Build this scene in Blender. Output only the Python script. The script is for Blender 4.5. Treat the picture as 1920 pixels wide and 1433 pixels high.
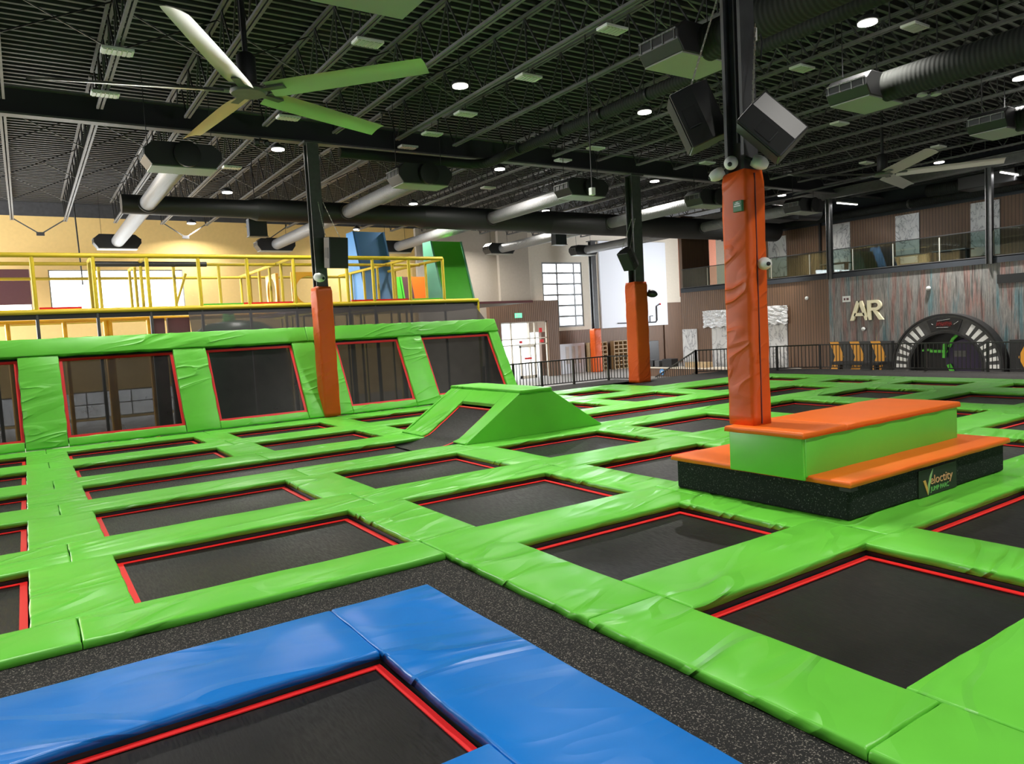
import bpy, math, random
from mathutils import Vector, Matrix
random.seed(7)
S = bpy.context.scene
COL = S.collection
PI = math.pi
for o in list(bpy.data.objects): bpy.data.objects.remove(o)

# ---------------------------------------------------------------- camera, world, exposure
YAW, PITCH, ROLL, FPX, EYE = 0.584988515, 0.0717237629, -0.054919795, 1371.58242, 2.4
fw = Vector((math.sin(YAW)*math.cos(PITCH), math.cos(YAW)*math.cos(PITCH), -math.sin(PITCH)))
r0 = fw.cross(Vector((0, 0, 1))).normalized(); u0 = r0.cross(fw)
RT = r0*math.cos(ROLL) + u0*math.sin(ROLL); UP = u0*math.cos(ROLL) - r0*math.sin(ROLL)
cam = bpy.data.cameras.new('camera'); camo = bpy.data.objects.new('camera', cam); COL.objects.link(camo)
camo.matrix_world = Matrix(((RT.x, UP.x, -fw.x, 0), (RT.y, UP.y, -fw.y, 0), (RT.z, UP.z, -fw.z, EYE), (0, 0, 0, 1)))
cam.sensor_width = 36; cam.lens = FPX/1920*36; cam.clip_start = .05; cam.clip_end = 500
S.camera = camo
S.view_settings.view_transform = 'Standard'; S.view_settings.look = 'None'
S.view_settings.gamma = 1; S.view_settings.use_curve_mapping = False
S.view_settings.exposure = 0.08
S.cycles.max_bounces = 8; S.cycles.diffuse_bounces = 4; S.cycles.transparent_max_bounces = 12
S.cycles.sample_clamp_indirect = 6
W = bpy.data.worlds.new('sky'); S.world = W; W.use_nodes = True
W.node_tree.nodes['Background'].inputs[0].default_value = (.90, .95, 1, 1)
W.node_tree.nodes['Background'].inputs[1].default_value = 7.0
LAMP_W = 300

def pix(p):
    d = Vector(p) - Vector((0, 0, EYE)); z = d.dot(fw)
    if z < .05: return None
    return 960 + FPX*d.dot(RT)/z, 716.5 - FPX*d.dot(UP)/z
def seen(x0, y0, x1, y1, z=0, m=60):
    for i in range(7):
        for j in range(7):
            q = pix((x0+(x1-x0)*i/6, y0+(y1-y0)*j/6, z))
            if q and -m < q[0] < 1920+m and -m < q[1] < 1433+m: return True
    return False

# ---------------------------------------------------------------- materials
def mat(name): 
    m = bpy.data.materials.new(name); m.use_nodes = True
    return m, m.node_tree, m.node_tree.nodes['Principled BSDF']
def node(nt, t, **kw):
    n = nt.nodes.new(t)
    for k, v in kw.items():
        if k in n.inputs: n.inputs[k].default_value = v
        else: setattr(n, k, v)
    return n
def pos(nt, scale=(1, 1, 1), rot=(0, 0, 0)):
    g = node(nt, 'ShaderNodeNewGeometry'); mp = node(nt, 'ShaderNodeMapping')
    mp.inputs['Scale'].default_value = scale; mp.inputs['Rotation'].default_value = rot
    nt.links.new(g.outputs['Position'], mp.inputs['Vector']); return mp.outputs[0]
def ramp(nt, fac, stops):
    r = node(nt, 'ShaderNodeValToRGB'); e = r.color_ramp.elements
    while len(e) < len(stops): e.new(.5)
    for q, (p, c) in zip(e, stops): q.position = p; q.color = (*c, 1) if len(c) == 3 else c
    nt.links.new(fac, r.inputs[0]); return r.outputs[0]
def bump(nt, b, h, strength, dist):
    n = node(nt, 'ShaderNodeBump'); n.inputs['Strength'].default_value = strength; n.inputs['Distance'].default_value = dist
    nt.links.new(h, n.inputs['Height']); nt.links.new(n.outputs[0], b.inputs['Normal']); return n
def plain(name, c, rough=.6, metal=0, spec=.5, var=0.0, nscale=6):
    m, nt, b = mat(name)
    b.inputs['Base Color'].default_value = (*c, 1); b.inputs['Roughness'].default_value = rough
    b.inputs['Metallic'].default_value = metal; b.inputs['Specular IOR Level'].default_value = spec
    if var:
        n = node(nt, 'ShaderNodeTexNoise', Scale=nscale, Detail=4); nt.links.new(pos(nt), n.inputs['Vector'])
        lo = tuple(v*(1-var) for v in c); hi = tuple(min(1, v*(1+var)) for v in c)
        nt.links.new(ramp(nt, n.outputs[0], [(.3, lo), (.7, hi)]), b.inputs['Base Color'])
    return m
def dotp(nt, v, d, k):
    n = node(nt, 'ShaderNodeVectorMath', operation='DOT_PRODUCT'); nt.links.new(v, n.inputs[0]); d = Vector(d).normalized()*k; n.inputs[1].default_value = d; return n.outputs['Value']
def vinyl(name, c, rough=.42, amt=.5, hi=(-.3, 1, 1.1), lo=(1, .3, .1), k=2.6, kl=.45, dist=.02):
    m, nt, b = mat(name)
    b.inputs['Roughness'].default_value = rough; b.inputs['Specular IOR Level'].default_value = .4
    P = pos(nt)
    n0 = node(nt, 'ShaderNodeTexNoise', Scale=1.3, Detail=3); nt.links.new(P, n0.inputs['Vector'])
    nt.links.new(ramp(nt, n0.outputs[0], [(.3, tuple(v*.94 for v in c)), (.7, tuple(v*1.04 for v in c))]), b.inputs['Base Color'])
    cx = node(nt, 'ShaderNodeCombineXYZ'); nt.links.new(dotp(nt, P, hi, k), cx.inputs[0]); nt.links.new(dotp(nt, P, lo, kl), cx.inputs[1])
    n1 = node(nt, 'ShaderNodeTexNoise', Scale=1.0, Detail=1.5, Distortion=.35); nt.links.new(cx.outputs[0], n1.inputs['Vector'])
    cr = ramp(nt, n1.outputs[0], [(.40, (0, 0, 0)), (.50, (.35, .35, .35)), (.555, (1, 1, 1)), (.60, (.45, .45, .45)), (.72, (0, 0, 0))])
    n3 = node(nt, 'ShaderNodeTexNoise', Scale=.45, Detail=1); nt.links.new(P, n3.inputs['Vector'])
    mk = ramp(nt, n3.outputs[0], [(.42, (.12, .12, .12)), (.62, (1, 1, 1))])
    n2 = node(nt, 'ShaderNodeTexNoise', Scale=1.5, Detail=1); nt.links.new(P, n2.inputs['Vector'])
    mm = node(nt, 'ShaderNodeMath', operation='MULTIPLY'); nt.links.new(cr, mm.inputs[0]); nt.links.new(mk, mm.inputs[1])
    ad = node(nt, 'ShaderNodeMath', operation='MULTIPLY_ADD'); ad.inputs[1].default_value = .5
    nt.links.new(n2.outputs[0], ad.inputs[0]); nt.links.new(mm.outputs[0], ad.inputs[2])
    bump(nt, b, ad.outputs[0], amt, dist)
    return m
M = {}
GREEN = (.135, .57, .048)
M['green'] = vinyl('green_vinyl', GREEN, .35, 1.0, k=2.4, kl=.5, dist=.055)
M['green_wall'] = vinyl('green_wall_vinyl', GREEN, .42, .9, k=2.6, kl=.6, dist=.03)
M['green_tight'] = vinyl('green_tight_vinyl', GREEN, .4, .12)
M['blue'] = vinyl('blue_vinyl', (.002, .175, .60), .34, 1.0, (.25, 1, 1), (1, -.25, 0), k=2.2, kl=.5, dist=.055)
M['orange'] = vinyl('orange_vinyl', (.86, .16, .012), .42, .12)
M['orange_wrap'] = vinyl('orange_wrap_vinyl', (.66, .092, .005), .5, .7, (-.6, .6, 1), (.8, -.8, .7), 3.2, 1.3, .025)
M['red'] = plain('red_webbing', (.78, .012, .012), .5)
def bed_mat(name, see):
    m, nt, b = mat(name)
    n = node(nt, 'ShaderNodeTexNoise', Scale=2.0, Detail=5); nt.links.new(pos(nt), n.inputs['Vector'])
    nt.links.new(ramp(nt, n.outputs[0], [(.3, (.007, .007, .007)), (.7, (.013, .0125, .012))]), b.inputs['Base Color'])
    w = node(nt, 'ShaderNodeTexNoise', Scale=60, Detail=2); nt.links.new(pos(nt, (1, .15, 1)), w.inputs['Vector'])
    nt.links.new(ramp(nt, w.outputs[0], [(.3, (.34,)*3), (.7, (.52,)*3)]), b.inputs['Roughness']); b.inputs['Specular IOR Level'].default_value = .28
    bump(nt, b, w.outputs[0], .25, .004)
    if see:
        t = node(nt, 'ShaderNodeBsdfTransparent'); mx = node(nt, 'ShaderNodeMixShader'); mx.inputs[0].default_value = see
        o = nt.nodes['Material Output']
        nt.links.new(b.outputs[0], mx.inputs[1]); nt.links.new(t.outputs[0], mx.inputs[2]); nt.links.new(mx.outputs[0], o.inputs[0])
    return m
M['bed'] = bed_mat('jump_mesh', 0)
M['bed_see'] = bed_mat('see_through_mesh', .05); M['bed_see'].node_tree.nodes['Principled BSDF'].inputs['Specular IOR Level'].default_value = .12
def see_mat(name, c, see, rough=.8):
    m, nt, b = mat(name); b.inputs['Base Color'].default_value = (*c, 1); b.inputs['Roughness'].default_value = rough
    t = node(nt, 'ShaderNodeBsdfTransparent'); mx = node(nt, 'ShaderNodeMixShader'); mx.inputs[0].default_value = see
    nt.links.new(b.outputs[0], mx.inputs[1]); nt.links.new(t.outputs[0], mx.inputs[2]); nt.links.new(mx.outputs[0], nt.nodes['Material Output'].inputs[0])
    return m
M['net_dark'] = see_mat('dark_netting', (.025, .023, .025), .12)
M['net_pale'] = see_mat('pale_netting', (.45, .42, .36), .95)
def glass_mat(name, tint, refl):
    m, nt, b = mat(name); nt.nodes.remove(b)
    t = node(nt, 'ShaderNodeBsdfTransparent'); t.inputs[0].default_value = (*tint, 1)
    g = node(nt, 'ShaderNodeBsdfGlossy'); g.inputs['Roughness'].default_value = .02
    mx = node(nt, 'ShaderNodeMixShader'); mx.inputs[0].default_value = refl
    nt.links.new(t.outputs[0], mx.inputs[1]); nt.links.new(g.outputs[0], mx.inputs[2]); nt.links.new(mx.outputs[0], nt.nodes['Material Output'].inputs[0])
    return m
M['pane'] = glass_mat('window_glass', (.97, .985, .99), .05)
M['glass'] = glass_mat('railing_glass', (.70, .79, .76), .045)
def carpet(name, base, fleck, scale, thr):
    m, nt, b = mat(name); b.inputs['Roughness'].default_value = .85; b.inputs['Specular IOR Level'].default_value = .25
    v = node(nt, 'ShaderNodeTexNoise', Scale=scale, Detail=2, Roughness=.7); nt.links.new(pos(nt), v.inputs['Vector'])
    nt.links.new(ramp(nt, v.outputs[0], [(0, base), (thr, base), (thr+.045, fleck)]), b.inputs['Base Color'])
    bump(nt, b, v.outputs[0], .3, .004); return m
M['carpet'] = carpet('flecked_rubber_floor', (.015, .015, .015), (.25, .23, .2), 80, .59)
M['speckle'] = carpet('speckled_black_cladding', (.006, .0105, .008), (.12, .13, .12), 55, .62)
M['steel'] = plain('dark_grey_steel', (.065, .065, .068), .45, var=.15)
M['joist'] = plain('painted_joist_steel', (.10, .10, .097), .5, var=.15)
M['black'] = plain('matt_black', (.010, .010, .011), .55)
M['black_soft'] = plain('black_plastic', (.022, .022, .023), .42)
M['girder'] = plain('black_girder_paint', (.012, .013, .015), .6)
M['web_paint'] = plain('dark_web_paint', (.03, .03, .03), .5)
M['deck'] = plain('shade_tone_roof_deck', (.007, .008, .008), .7, var=.2)  # recess shade is put into this darker deck colour
M['deck_rib_lit'] = plain('lit_tone_deck_rib', (.085, .085, .08), .6, var=.2)  # same paint as the deck, lightened as if catching light
M['white'] = plain('white_paint', (.75, .76, .74), .5)
M['mullion'] = plain('grey_mullion', (.26, .27, .28), .5)
M['cream'] = plain('cream_wall_paint', (.74, .67, .56), .8, var=.03)
M['tan'] = plain('tan_wall_paint', (.46, .40, .33), .8, var=.03)
M['yellow_wall'] = plain('yellow_wall_paint', (.82, .57, .22), .8, var=.03)
M['white_wall'] = plain('white_wall_panel', (.82, .85, .92), .6)
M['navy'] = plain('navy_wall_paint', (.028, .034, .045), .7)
M['concrete'] = plain('grey_concrete', (.28, .26, .24), .6, var=.15)
M['yellow'] = plain('yellow_foam_cover', (.68, .50, .02), .55)
M['amber'] = plain('amber_plastic', (.92, .46, .01), .35)
M['fan'] = plain('satin_aluminium', (.50, .50, .45), .33, .7)
M['tray'] = plain('grey_sheet_metal', (.30, .31, .28), .55)
M['sign_green'] = plain('green_sign_plate', (.03, .16, .06), .4)
M['skyblue'] = plain('sky_blue_foam', (.10, .30, .62), .45)
M['tower_green'] = vinyl('tower_green_vinyl', (.10, .60, .04), .4, .1)
M['maroon'] = plain('maroon_foam', (.11, .035, .045), .5)
M['teal'] = plain('teal_green_foam', (.16, .50, .30), .5)
M['chevron'] = plain('chevron_orange', (.75, .34, .03), .5)
M['purple'] = plain('dark_purple', (.030, .018, .060), .5)
M['lime'] = plain('lime_plastic', (.10, .55, .05), .4)
M['timber'] = plain('pale_timber', (.50, .36, .20), .6, var=.15)
M['locker'] = plain('locker_interior', (.24, .14, .06), .6)
M['poster'] = plain('pale_poster', (.70, .64, .60), .5, var=.12, nscale=3)
def duct_mat(name, c, metal=.0):
    m, nt, b = mat(name); b.inputs['Base Color'].default_value = (*c, 1); b.inputs['Roughness'].default_value = .45; b.inputs['Metallic'].default_value = metal
    tc = node(nt, 'ShaderNodeTexCoord'); w = node(nt, 'ShaderNodeTexWave', Scale=3.2); w.bands_direction = 'Y'
    nt.links.new(tc.outputs['Object'], w.inputs['Vector']); bump(nt, b, w.outputs[1], .5, .02); return m
M['duct'] = duct_mat('grey_spiral_duct', (.17, .17, .17))
M['duct_dark'] = plain('black_duct_paint', (.020, .021, .021), .5)
M['duct_side'] = duct_mat('charcoal_spiral_duct', (.022, .024, .022))
M['duct_side'].node_tree.nodes['Principled BSDF'].inputs['Roughness'].default_value = .75; M['duct_side'].node_tree.nodes['Principled BSDF'].inputs['Specular IOR Level'].default_value = .2
def slats(name, c, axis, pitch, depth=.35):
    m, nt, b = mat(name); b.inputs['Roughness'].default_value = .55
    w = node(nt, 'ShaderNodeTexWave', Scale=1/pitch/ (2*PI) * 2*PI/1.0 * .31831); w.bands_direction = axis
    nt.links.new(pos(nt), w.inputs['Vector'])
    n = node(nt, 'ShaderNodeTexNoise', Scale=1.5, Detail=4); nt.links.new(pos(nt, (8, 8, .5)), n.inputs['Vector'])
    a = ramp(nt, w.outputs[1], [(.0, tuple(v*.5 for v in c)), (.25, tuple(v*.95 for v in c)), (1, c)])
    d = ramp(nt, n.outputs[0], [(.3, (.85,)*3), (.7, (1.1, 1.08, 1.05))])
    mx = node(nt, 'ShaderNodeMix', data_type='RGBA', blend_type='MULTIPLY'); mx.inputs[0].default_value = 1
    nt.links.new(a, mx.inputs[6]); nt.links.new(d, mx.inputs[7]); nt.links.new(mx.outputs[2], b.inputs['Base Color'])
    bump(nt, b, w.outputs[1], depth, .02); return m
M['wood_y'] = slats('brown_slatted_wood', (.165, .090, .050), 'Y', .16)
M['wood_x'] = slats('brown_slatted_wood_facing', (.18, .097, .054), 'X', .16)
def streaks():
    m, nt, b = mat('streaked_grey_panel'); b.inputs['Roughness'].default_value = .55
    n = node(nt, 'ShaderNodeTexNoise', Scale=1, Detail=5, Roughness=.65); nt.links.new(pos(nt, (1, 11, .45)), n.inputs['Vector'])
    n2 = node(nt, 'ShaderNodeTexNoise', Scale=1, Detail=3); nt.links.new(pos(nt, (1, 2.6, .28)), n2.inputs['Vector'])
    a = ramp(nt, n.outputs[0], [(.30, (.025, .025, .027)), (.44, (.15, .145, .14)), (.50, (.27, .26, .25)), (.56, (.12, .12, .12)), (.62, (.24, .23, .22)), (.72, (.05, .05, .05))])
    h = ramp(nt, n2.outputs[0], [(.34, (.45, .95, 1.1)), (.43, (1, 1, 1)), (.52, (1, 1, .98)), (.60, (1.2, .62, .56)), (.68, (1, .95, .9)), (.74, (1.3, .9, .4))])
    mx = node(nt, 'ShaderNodeMix', data_type='RGBA', blend_type='MULTIPLY'); mx.inputs[0].default_value = .85
    nt.links.new(a, mx.inputs[6]); nt.links.new(h, mx.inputs[7]); nt.links.new(mx.outputs[2], b.inputs['Base Color']); return m
M['streak'] = streaks()
def marble():
    m, nt, b = mat('grey_veined_marble'); b.inputs['Roughness'].default_value = .3
    n = node(nt, 'ShaderNodeTexNoise', Scale=.9, Detail=5, Roughness=.55, Distortion=1.5); nt.links.new(pos(nt, (1, 1.3, .8), (.6, 0, 0)), n.inputs['Vector'])
    nt.links.new(ramp(nt, n.outputs[0], [(.44, (.60, .60, .60)), (.485, (.52, .52, .53)), (.5, (.14, .145, .155)), (.515, (.50, .50, .51)), (.6, (.63, .63, .62))]), b.inputs['Base Color']); return m
M['marble'] = marble()
def foil():
    m, nt, b = mat('crumpled_silver_foil'); b.inputs['Base Color'].default_value = (.72, .73, .75, 1); b.inputs['Roughness'].default_value = .3; b.inputs['Metallic'].default_value = .3
    n = node(nt, 'ShaderNodeTexNoise', Scale=3.5, Detail=3, Distortion=1); nt.links.new(pos(nt, (1, 1, 1.6), (.7, 0, 0)), n.inputs['Vector']); bump(nt, b, n.outputs[0], 1, .15); return m
M['foil'] = foil()
def glow(name, c, s):
    m, nt, b = mat(name); b.inputs['Base Color'].default_value = (*c, 1)
    b.inputs['Emission Color'].default_value = (*c, 1); b.inputs['Emission Strength'].default_value = s; return m
M['led'] = glow('lit_lamp_lens', (1, .97, .88), 9)
M['tube'] = glow('lit_linear_tube', (1, .97, .92), 6)
M['exit'] = glow('exit_sign_face', (.15, .62, .38), 1.1)
M['unlit'] = plain('ribbed_lamp_lens', (.42, .45, .38), .3)

# ---------------------------------------------------------------- builders
class MB:
    def __init__(s, fn=None): s.v = []; s.f = []; s.fn = fn
    def add(s, vs, fs):
        n = len(s.v); s.v += [tuple(s.fn(*p)) if s.fn else tuple(p) for p in vs]; s.f += [tuple(i+n for i in f) for f in fs]
        return s
    def box(s, x0, y0, z0, x1, y1, z1):
        return s.add([(x0,y0,z0),(x1,y0,z0),(x1,y1,z0),(x0,y1,z0),(x0,y0,z1),(x1,y0,z1),(x1,y1,z1),(x0,y1,z1)],
                     [(0,3,2,1),(4,5,6,7),(0,1,5,4),(1,2,6,5),(2,3,7,6),(3,0,4,7)])
    def bar(s, p, q, w, h=None, up=(0, 0, 1)):
        p, q = Vector(p), Vector(q); d = (q-p).normalized(); h = h or w
        a = d.cross(Vector(up))
        if a.length < 1e-4: a = d.cross(Vector((1, 0, 0)))
        a.normalize(); b = a.cross(d)
        vs = []
        for c in (p, q):
            for i, j in ((-1,-1),(1,-1),(1,1),(-1,1)): vs.append(c + a*w/2*i + b*h/2*j)
        return s.add(vs, [(0,1,2,3),(7,6,5,4),(0,4,5,1),(1,5,6,2),(2,6,7,3),(3,7,4,0)])
    def tube(s, pts, r, n=12, caps=True):
        pts = [Vector(p) for p in pts]; rs = r if isinstance(r, (list, tuple)) else [r]*len(pts); vs = []; fs = []
        prev = None
        for k, p in enumerate(pts):
            d = (pts[min(k+1, len(pts)-1)] - pts[max(k-1, 0)]).normalized()
            if prev is None:
                a = d.cross(Vector((0, 0, 1)))
                if a.length < 1e-3: a = d.cross(Vector((1, 0, 0)))
            else: a = prev - d*prev.dot(d)
            a.normalize(); prev = a; b = d.cross(a)
            for i in range(n):
                t = 2*PI*i/n; vs.append(p + (a*math.cos(t) + b*math.sin(t))*rs[k])
        for k in range(len(pts)-1):
            for i in range(n):
                j = (i+1) % n; fs.append((k*n+i, k*n+j, (k+1)*n+j, (k+1)*n+i))
        if caps: fs.append(tuple(range(n-1, -1, -1))); fs.append(tuple((len(pts)-1)*n+i for i in range(n)))
        return s.add(vs, fs)
    def prism(s, poly, f0, f1):
        n = len(poly); vs = [f0(a, b) for a, b in poly] + [f1(a, b) for a, b in poly]
        return s.add(vs, [tuple(range(n-1, -1, -1)), tuple(range(n, 2*n))] + [(i, (i+1) % n, n+(i+1) % n, n+i) for i in range(n)])
    def lathe(s, prof, c, ax=(0, 0, 1), n=20):
        ax = Vector(ax).normalized(); a = ax.cross(Vector((0, 0, 1)))
        if a.length < 1e-3: a = Vector((1, 0, 0))
        a.normalize(); b = ax.cross(a); c = Vector(c); vs = []; fs = []
        for r, h in prof:
            for i in range(n):
                t = 2*PI*i/n; vs.append(c + ax*h + (a*math.cos(t)+b*math.sin(t))*r)
        for k in range(len(prof)-1):
            for i in range(n):
                j = (i+1) % n; fs.append((k*n+i, k*n+j, (k+1)*n+j, (k+1)*n+i))
        fs.append(tuple(range(n-1, -1, -1))); fs.append(tuple((len(prof)-1)*n+i for i in range(n)))
        return s.add(vs, fs)
    def build(s, name, m, parent=None, smooth=False, bevel=0):
        me = bpy.data.meshes.new(name); off = Vector((0, 0, 0))
        if parent is not None:
            q = parent
            while q is not None: off += q.location; q = q.parent
        else:
            xs = [p[0] for p in s.v]; ys = [p[1] for p in s.v]; zs = [p[2] for p in s.v]
            off = Vector(((min(xs)+max(xs))/2, (min(ys)+max(ys))/2, min(zs)))
        me.from_pydata([(p[0]-off.x, p[1]-off.y, p[2]-off.z) for p in s.v], [], s.f)
        me.update(); me.materials.append(M[m] if isinstance(m, str) else m)
        if smooth:
            for p in me.polygons: p.use_smooth = True
        o = bpy.data.objects.new(name, me); COL.objects.link(o)
        if parent is not None: o.parent = parent
        else: o.location = off
        if bevel:
            b = o.modifiers.new('soft_edges', 'BEVEL'); b.width = bevel; b.segments = 2; b.limit_method = 'ANGLE'
        if smooth == 'auto':
            bpy.context.view_layer.update()
            me.set_sharp_from_angle(angle=.7)
        return o
def tag(o, label, cat, group=None, kind=None):
    o['label'] = label; o['category'] = cat
    if group: o['group'] = group
    if kind: o['kind'] = kind
    return o
def struct(o): o['kind'] = 'structure'; return o
def thing(name, label, cat, loc, group=None):
    o = bpy.data.objects.new(name, None); COL.objects.link(o); o.location = loc; o.empty_display_size = .1
    return tag(o, label, cat, group)
def dup(o, loc, label, group=None):
    r = o.copy(); COL.objects.link(r); r.location = loc; r['label'] = label
    if group: r['group'] = group
    for c in list(o.children):
        d = c.copy(); COL.objects.link(d); d.parent = r
        for g in list(c.children):
            e = g.copy(); COL.objects.link(e); e.parent = d
    return r
def cushion(u0, v0, u1, v1, w0, w1, fn=None, r=.022, step=.22, wob=.005, seed=0):
    """a stuffed vinyl pad: rounded top edges, softly uneven rim"""
    rnd = random.Random(hash((round(u0, 2), round(v0, 2), seed)) & 0xffff)
    def line(a, b):
        n = max(1, int((b-a-2*r)/step)); t = [a, a+r*.12, a+r*.45, a+r]
        t += [a+r+(b-a-2*r)*k/n for k in range(1, n)]
        return t + [b-r, b-r*.45, b-r*.12, b]
    U, V = line(u0, u1), line(v0, v1); nu, nv = len(U), len(V)
    def h(d): return 0 if d >= r else r - math.sqrt(max(0, r*r-(r-d)**2))
    ph = rnd.random()*6
    vs = []
    for j, v in enumerate(V):
        for i, u in enumerate(U):
            du, dv = min(u-u0, u1-u), min(v-v0, v1-v)
            z = w1 - h(du) - h(dv)
            e = min(du, dv)
            z += wob*.7*math.sin(u*5.1+ph)*math.cos(v*4.3+ph) * (1 if e > r*.3 else .4)
            uu, vv = u, v
            if e < r*.3:
                k = wob*(math.sin((u+v)*9+ph)+rnd.uniform(-.6, .6))
                if du == e: uu += k if du == e and dv > r else 0
                else: vv += k if du > r else 0
            vs.append((uu, vv, z))
    fs = [(j*nu+i, j*nu+i+1, (j+1)*nu+i+1, (j+1)*nu+i) for j in range(nv-1) for i in range(nu-1)]
    per = list(range(nu)) + [j*nu+nu-1 for j in range(1, nv)] + [(nv-1)*nu+i for i in range(nu-2, -1, -1)] + [j*nu for j in range(nv-2, 0, -1)]
    n0 = len(vs)
    for p in per: vs.append((vs[p][0], vs[p][1], w0 + rnd.uniform(0, wob*.6)))
    L = len(per)
    fs += [(per[(k+1) % L], per[k], n0+k, n0+(k+1) % L) for k in range(L)]
    fs.append(tuple(n0+k for k in range(L-1, -1, -1)))
    return MB(fn).add(vs, fs)
def text_mesh(txt, size, ext, fn, name, m, parent=None, width=None, bold=0):
    c = bpy.data.curves.new(name, 'FONT'); c.body = txt; c.size = size; c.extrude = ext; c.offset = bold; c.resolution_u = 4
    o = bpy.data.objects.new('lettering_source', c); COL.objects.link(o)
    me = o.evaluated_get(bpy.context.evaluated_depsgraph_get()).to_mesh()
    b = MB(); xs = [v.co.x for v in me.vertices]; k = (width/(max(xs)-min(xs))) if width else 1; x0 = min(xs)
    b.v = [tuple(fn((v.co.x-x0)*k, v.co.y, v.co.z)) for v in me.vertices]; b.f = [tuple(p.vertices) for p in me.polygons]
    bpy.data.objects.remove(o)
    return b.build(name, m, parent)
ORD = ['first', 'second', 'third', 'fourth', 'fifth', 'sixth', 'seventh', 'eighth', 'ninth', 'tenth', 'eleventh', 'twelfth', 'thirteenth',
       'fourteenth', 'fifteenth', 'sixteenth', 'seventeenth', 'eighteenth', 'nineteenth', 'twentieth']

# ================================================================ the room
def holed(name, m, lo, hi, holes, mk):
    """flat wall in (a, z) with rectangular holes; mk(a0, z0, a1, z1) -> box corners"""
    A = sorted({lo[0], hi[0], *[h[0] for h in holes], *[h[2] for h in holes]}); Z = sorted({lo[1], hi[1], *[h[1] for h in holes], *[h[3] for h in holes]})
    A = [a for a in A if lo[0] <= a <= hi[0]]; Z = [z for z in Z if lo[1] <= z <= hi[1]]
    b = MB()
    for a0, a1 in zip(A, A[1:]):
        for z0, z1 in zip(Z, Z[1:]):
            ca, cz = (a0+a1)/2, (z0+z1)/2
            if not any(h[0] < ca < h[2] and h[1] < cz < h[3] for h in holes): b.box(*mk(a0, z0, a1, z1))
    return struct(b.build(name, m))
ZF, ZD, BK = -1.0, -.08, 42.0            # low floor, carpet deck, back wall
def onback(a0, z0, a1, z1): return (a0, BK, z0, a1, BK+.3, z1)
WIN_U = [(-3.4, 4.5, .55, 6.5), (1.3, 4.5, 7.35, 6.5)]; WIN_L = [(-3.4, -.9, .5, .45), (1.3, -.9, 7.4, .45)]
struct(MB().box(-14, -16, ZF-.2, 47, 42.3, ZF).build('floor', 'concrete'))
holed('wall_back', 'yellow_wall', (-14, ZF), (21, 9.05), WIN_U+WIN_L, onback)
struct(MB().box(-14, BK-.05, 9.05, 47, BK+.3, 9.9).build('trim_1', 'steel'))
holed('wall_back', 'tan', (21, ZF), (29.55, 9.05), [(26.3, ZF, 29.5, 2.95)], onback)
struct(MB().box(21, BK-.25, ZF, 21.25, BK-.02, 9.05).box(27.1, BK-.3, 3.0, 29.55, BK-.02, 9.05).build('wall_back', 'tan'))
BIGW = (30.85, 2.35, 34.5, 7.02)
holed('wall_back', 'cream', (29.55, 2.1), (47, 9.05), [BIGW], onback)
struct(MB().box(30.5, BK, ZF, 47, BK+.3, 2.1).box(42.6, BK-.1, ZF, 47, BK, 3.85).build('wall_back', 'wood_x'))
struct(MB().box(36.1, BK-.12, 2.1, 43, BK, 8.6).build('wall_back', 'white_wall'))
# right-hand walls: the tall panelled wall under the balcony and the wall behind the balcony
XR, XB = 35.2, 39.5
struct(MB().box(XR, 22.75, ZF, XR+.25, 33, 4.3).build('wall_right', 'wood_y'))
struct(MB().box(XR, 4, ZF, XR+.25, 22.75, 4.3).build('wall_right', 'streak'))
struct(MB().box(XB, 4, 4.3, XB+.25, 25.95, 7.45).build('wall_right', 'wood_y'))
struct(MB().box(XB-.12, 25.95, 4.3, XB+.13, 33, 7.5).build('wall_right', 'wood_y'))
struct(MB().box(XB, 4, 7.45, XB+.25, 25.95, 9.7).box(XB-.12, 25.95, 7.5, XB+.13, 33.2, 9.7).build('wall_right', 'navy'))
struct(MB().box(XB-.14, 25.9, 4.35, XB+.02, 26.0, 9.7).build('trim_2', 'black'))
struct(MB().box(XR+.15, 33, ZF, XB-1.6, 33.25, 9.0).box(XB-1.6, 33, ZF, XB, 33.25, 4.4).box(XB-1.6, 33, 7.6, XB, 33.25, 9).build('wall_back', 'wood_x'))
struct(MB().box(XB-1.6, 35.5, 4, XB+2, 35.7, 8).build('wall_back', plain('red_brick_beyond', (.42, .13, .06), .8, var=.2, nscale=20)))
struct(MB().box(XR-.06, 4, 4.12, XB, 33, 4.40).build('floor', 'navy'))
# front and left walls lie behind the photographer; left and far right openings are added to light the back wall
def onfront(a0, z0, a1, z1): return (a0, -16.3, z0, a1, -16, z1)
holed('wall_front', 'tan', (-14, ZF), (47, 9.9), [(x, 0, x+3, 3.2) for x in (1, 14)], onfront)
holed('wall_left', 'cream', (-16, ZF), (42.3, 9.9), [(y, 1.5, y+5.5, 7) for y in (30, 36)], lambda a0, z0, a1, z1: (-14.3, a0, z0, -14, a1, z1))  # unseen openings, placed to light the yellow wall
holed('wall_right', 'cream', (-16, ZF), (42.3, 9.9), [(29, .5, 36, 8)], lambda a0, z0, a1, z1: (47, a0, z0, 47.3, a1, z1))  # unseen opening, added to brighten the cream and white back wall
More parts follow.
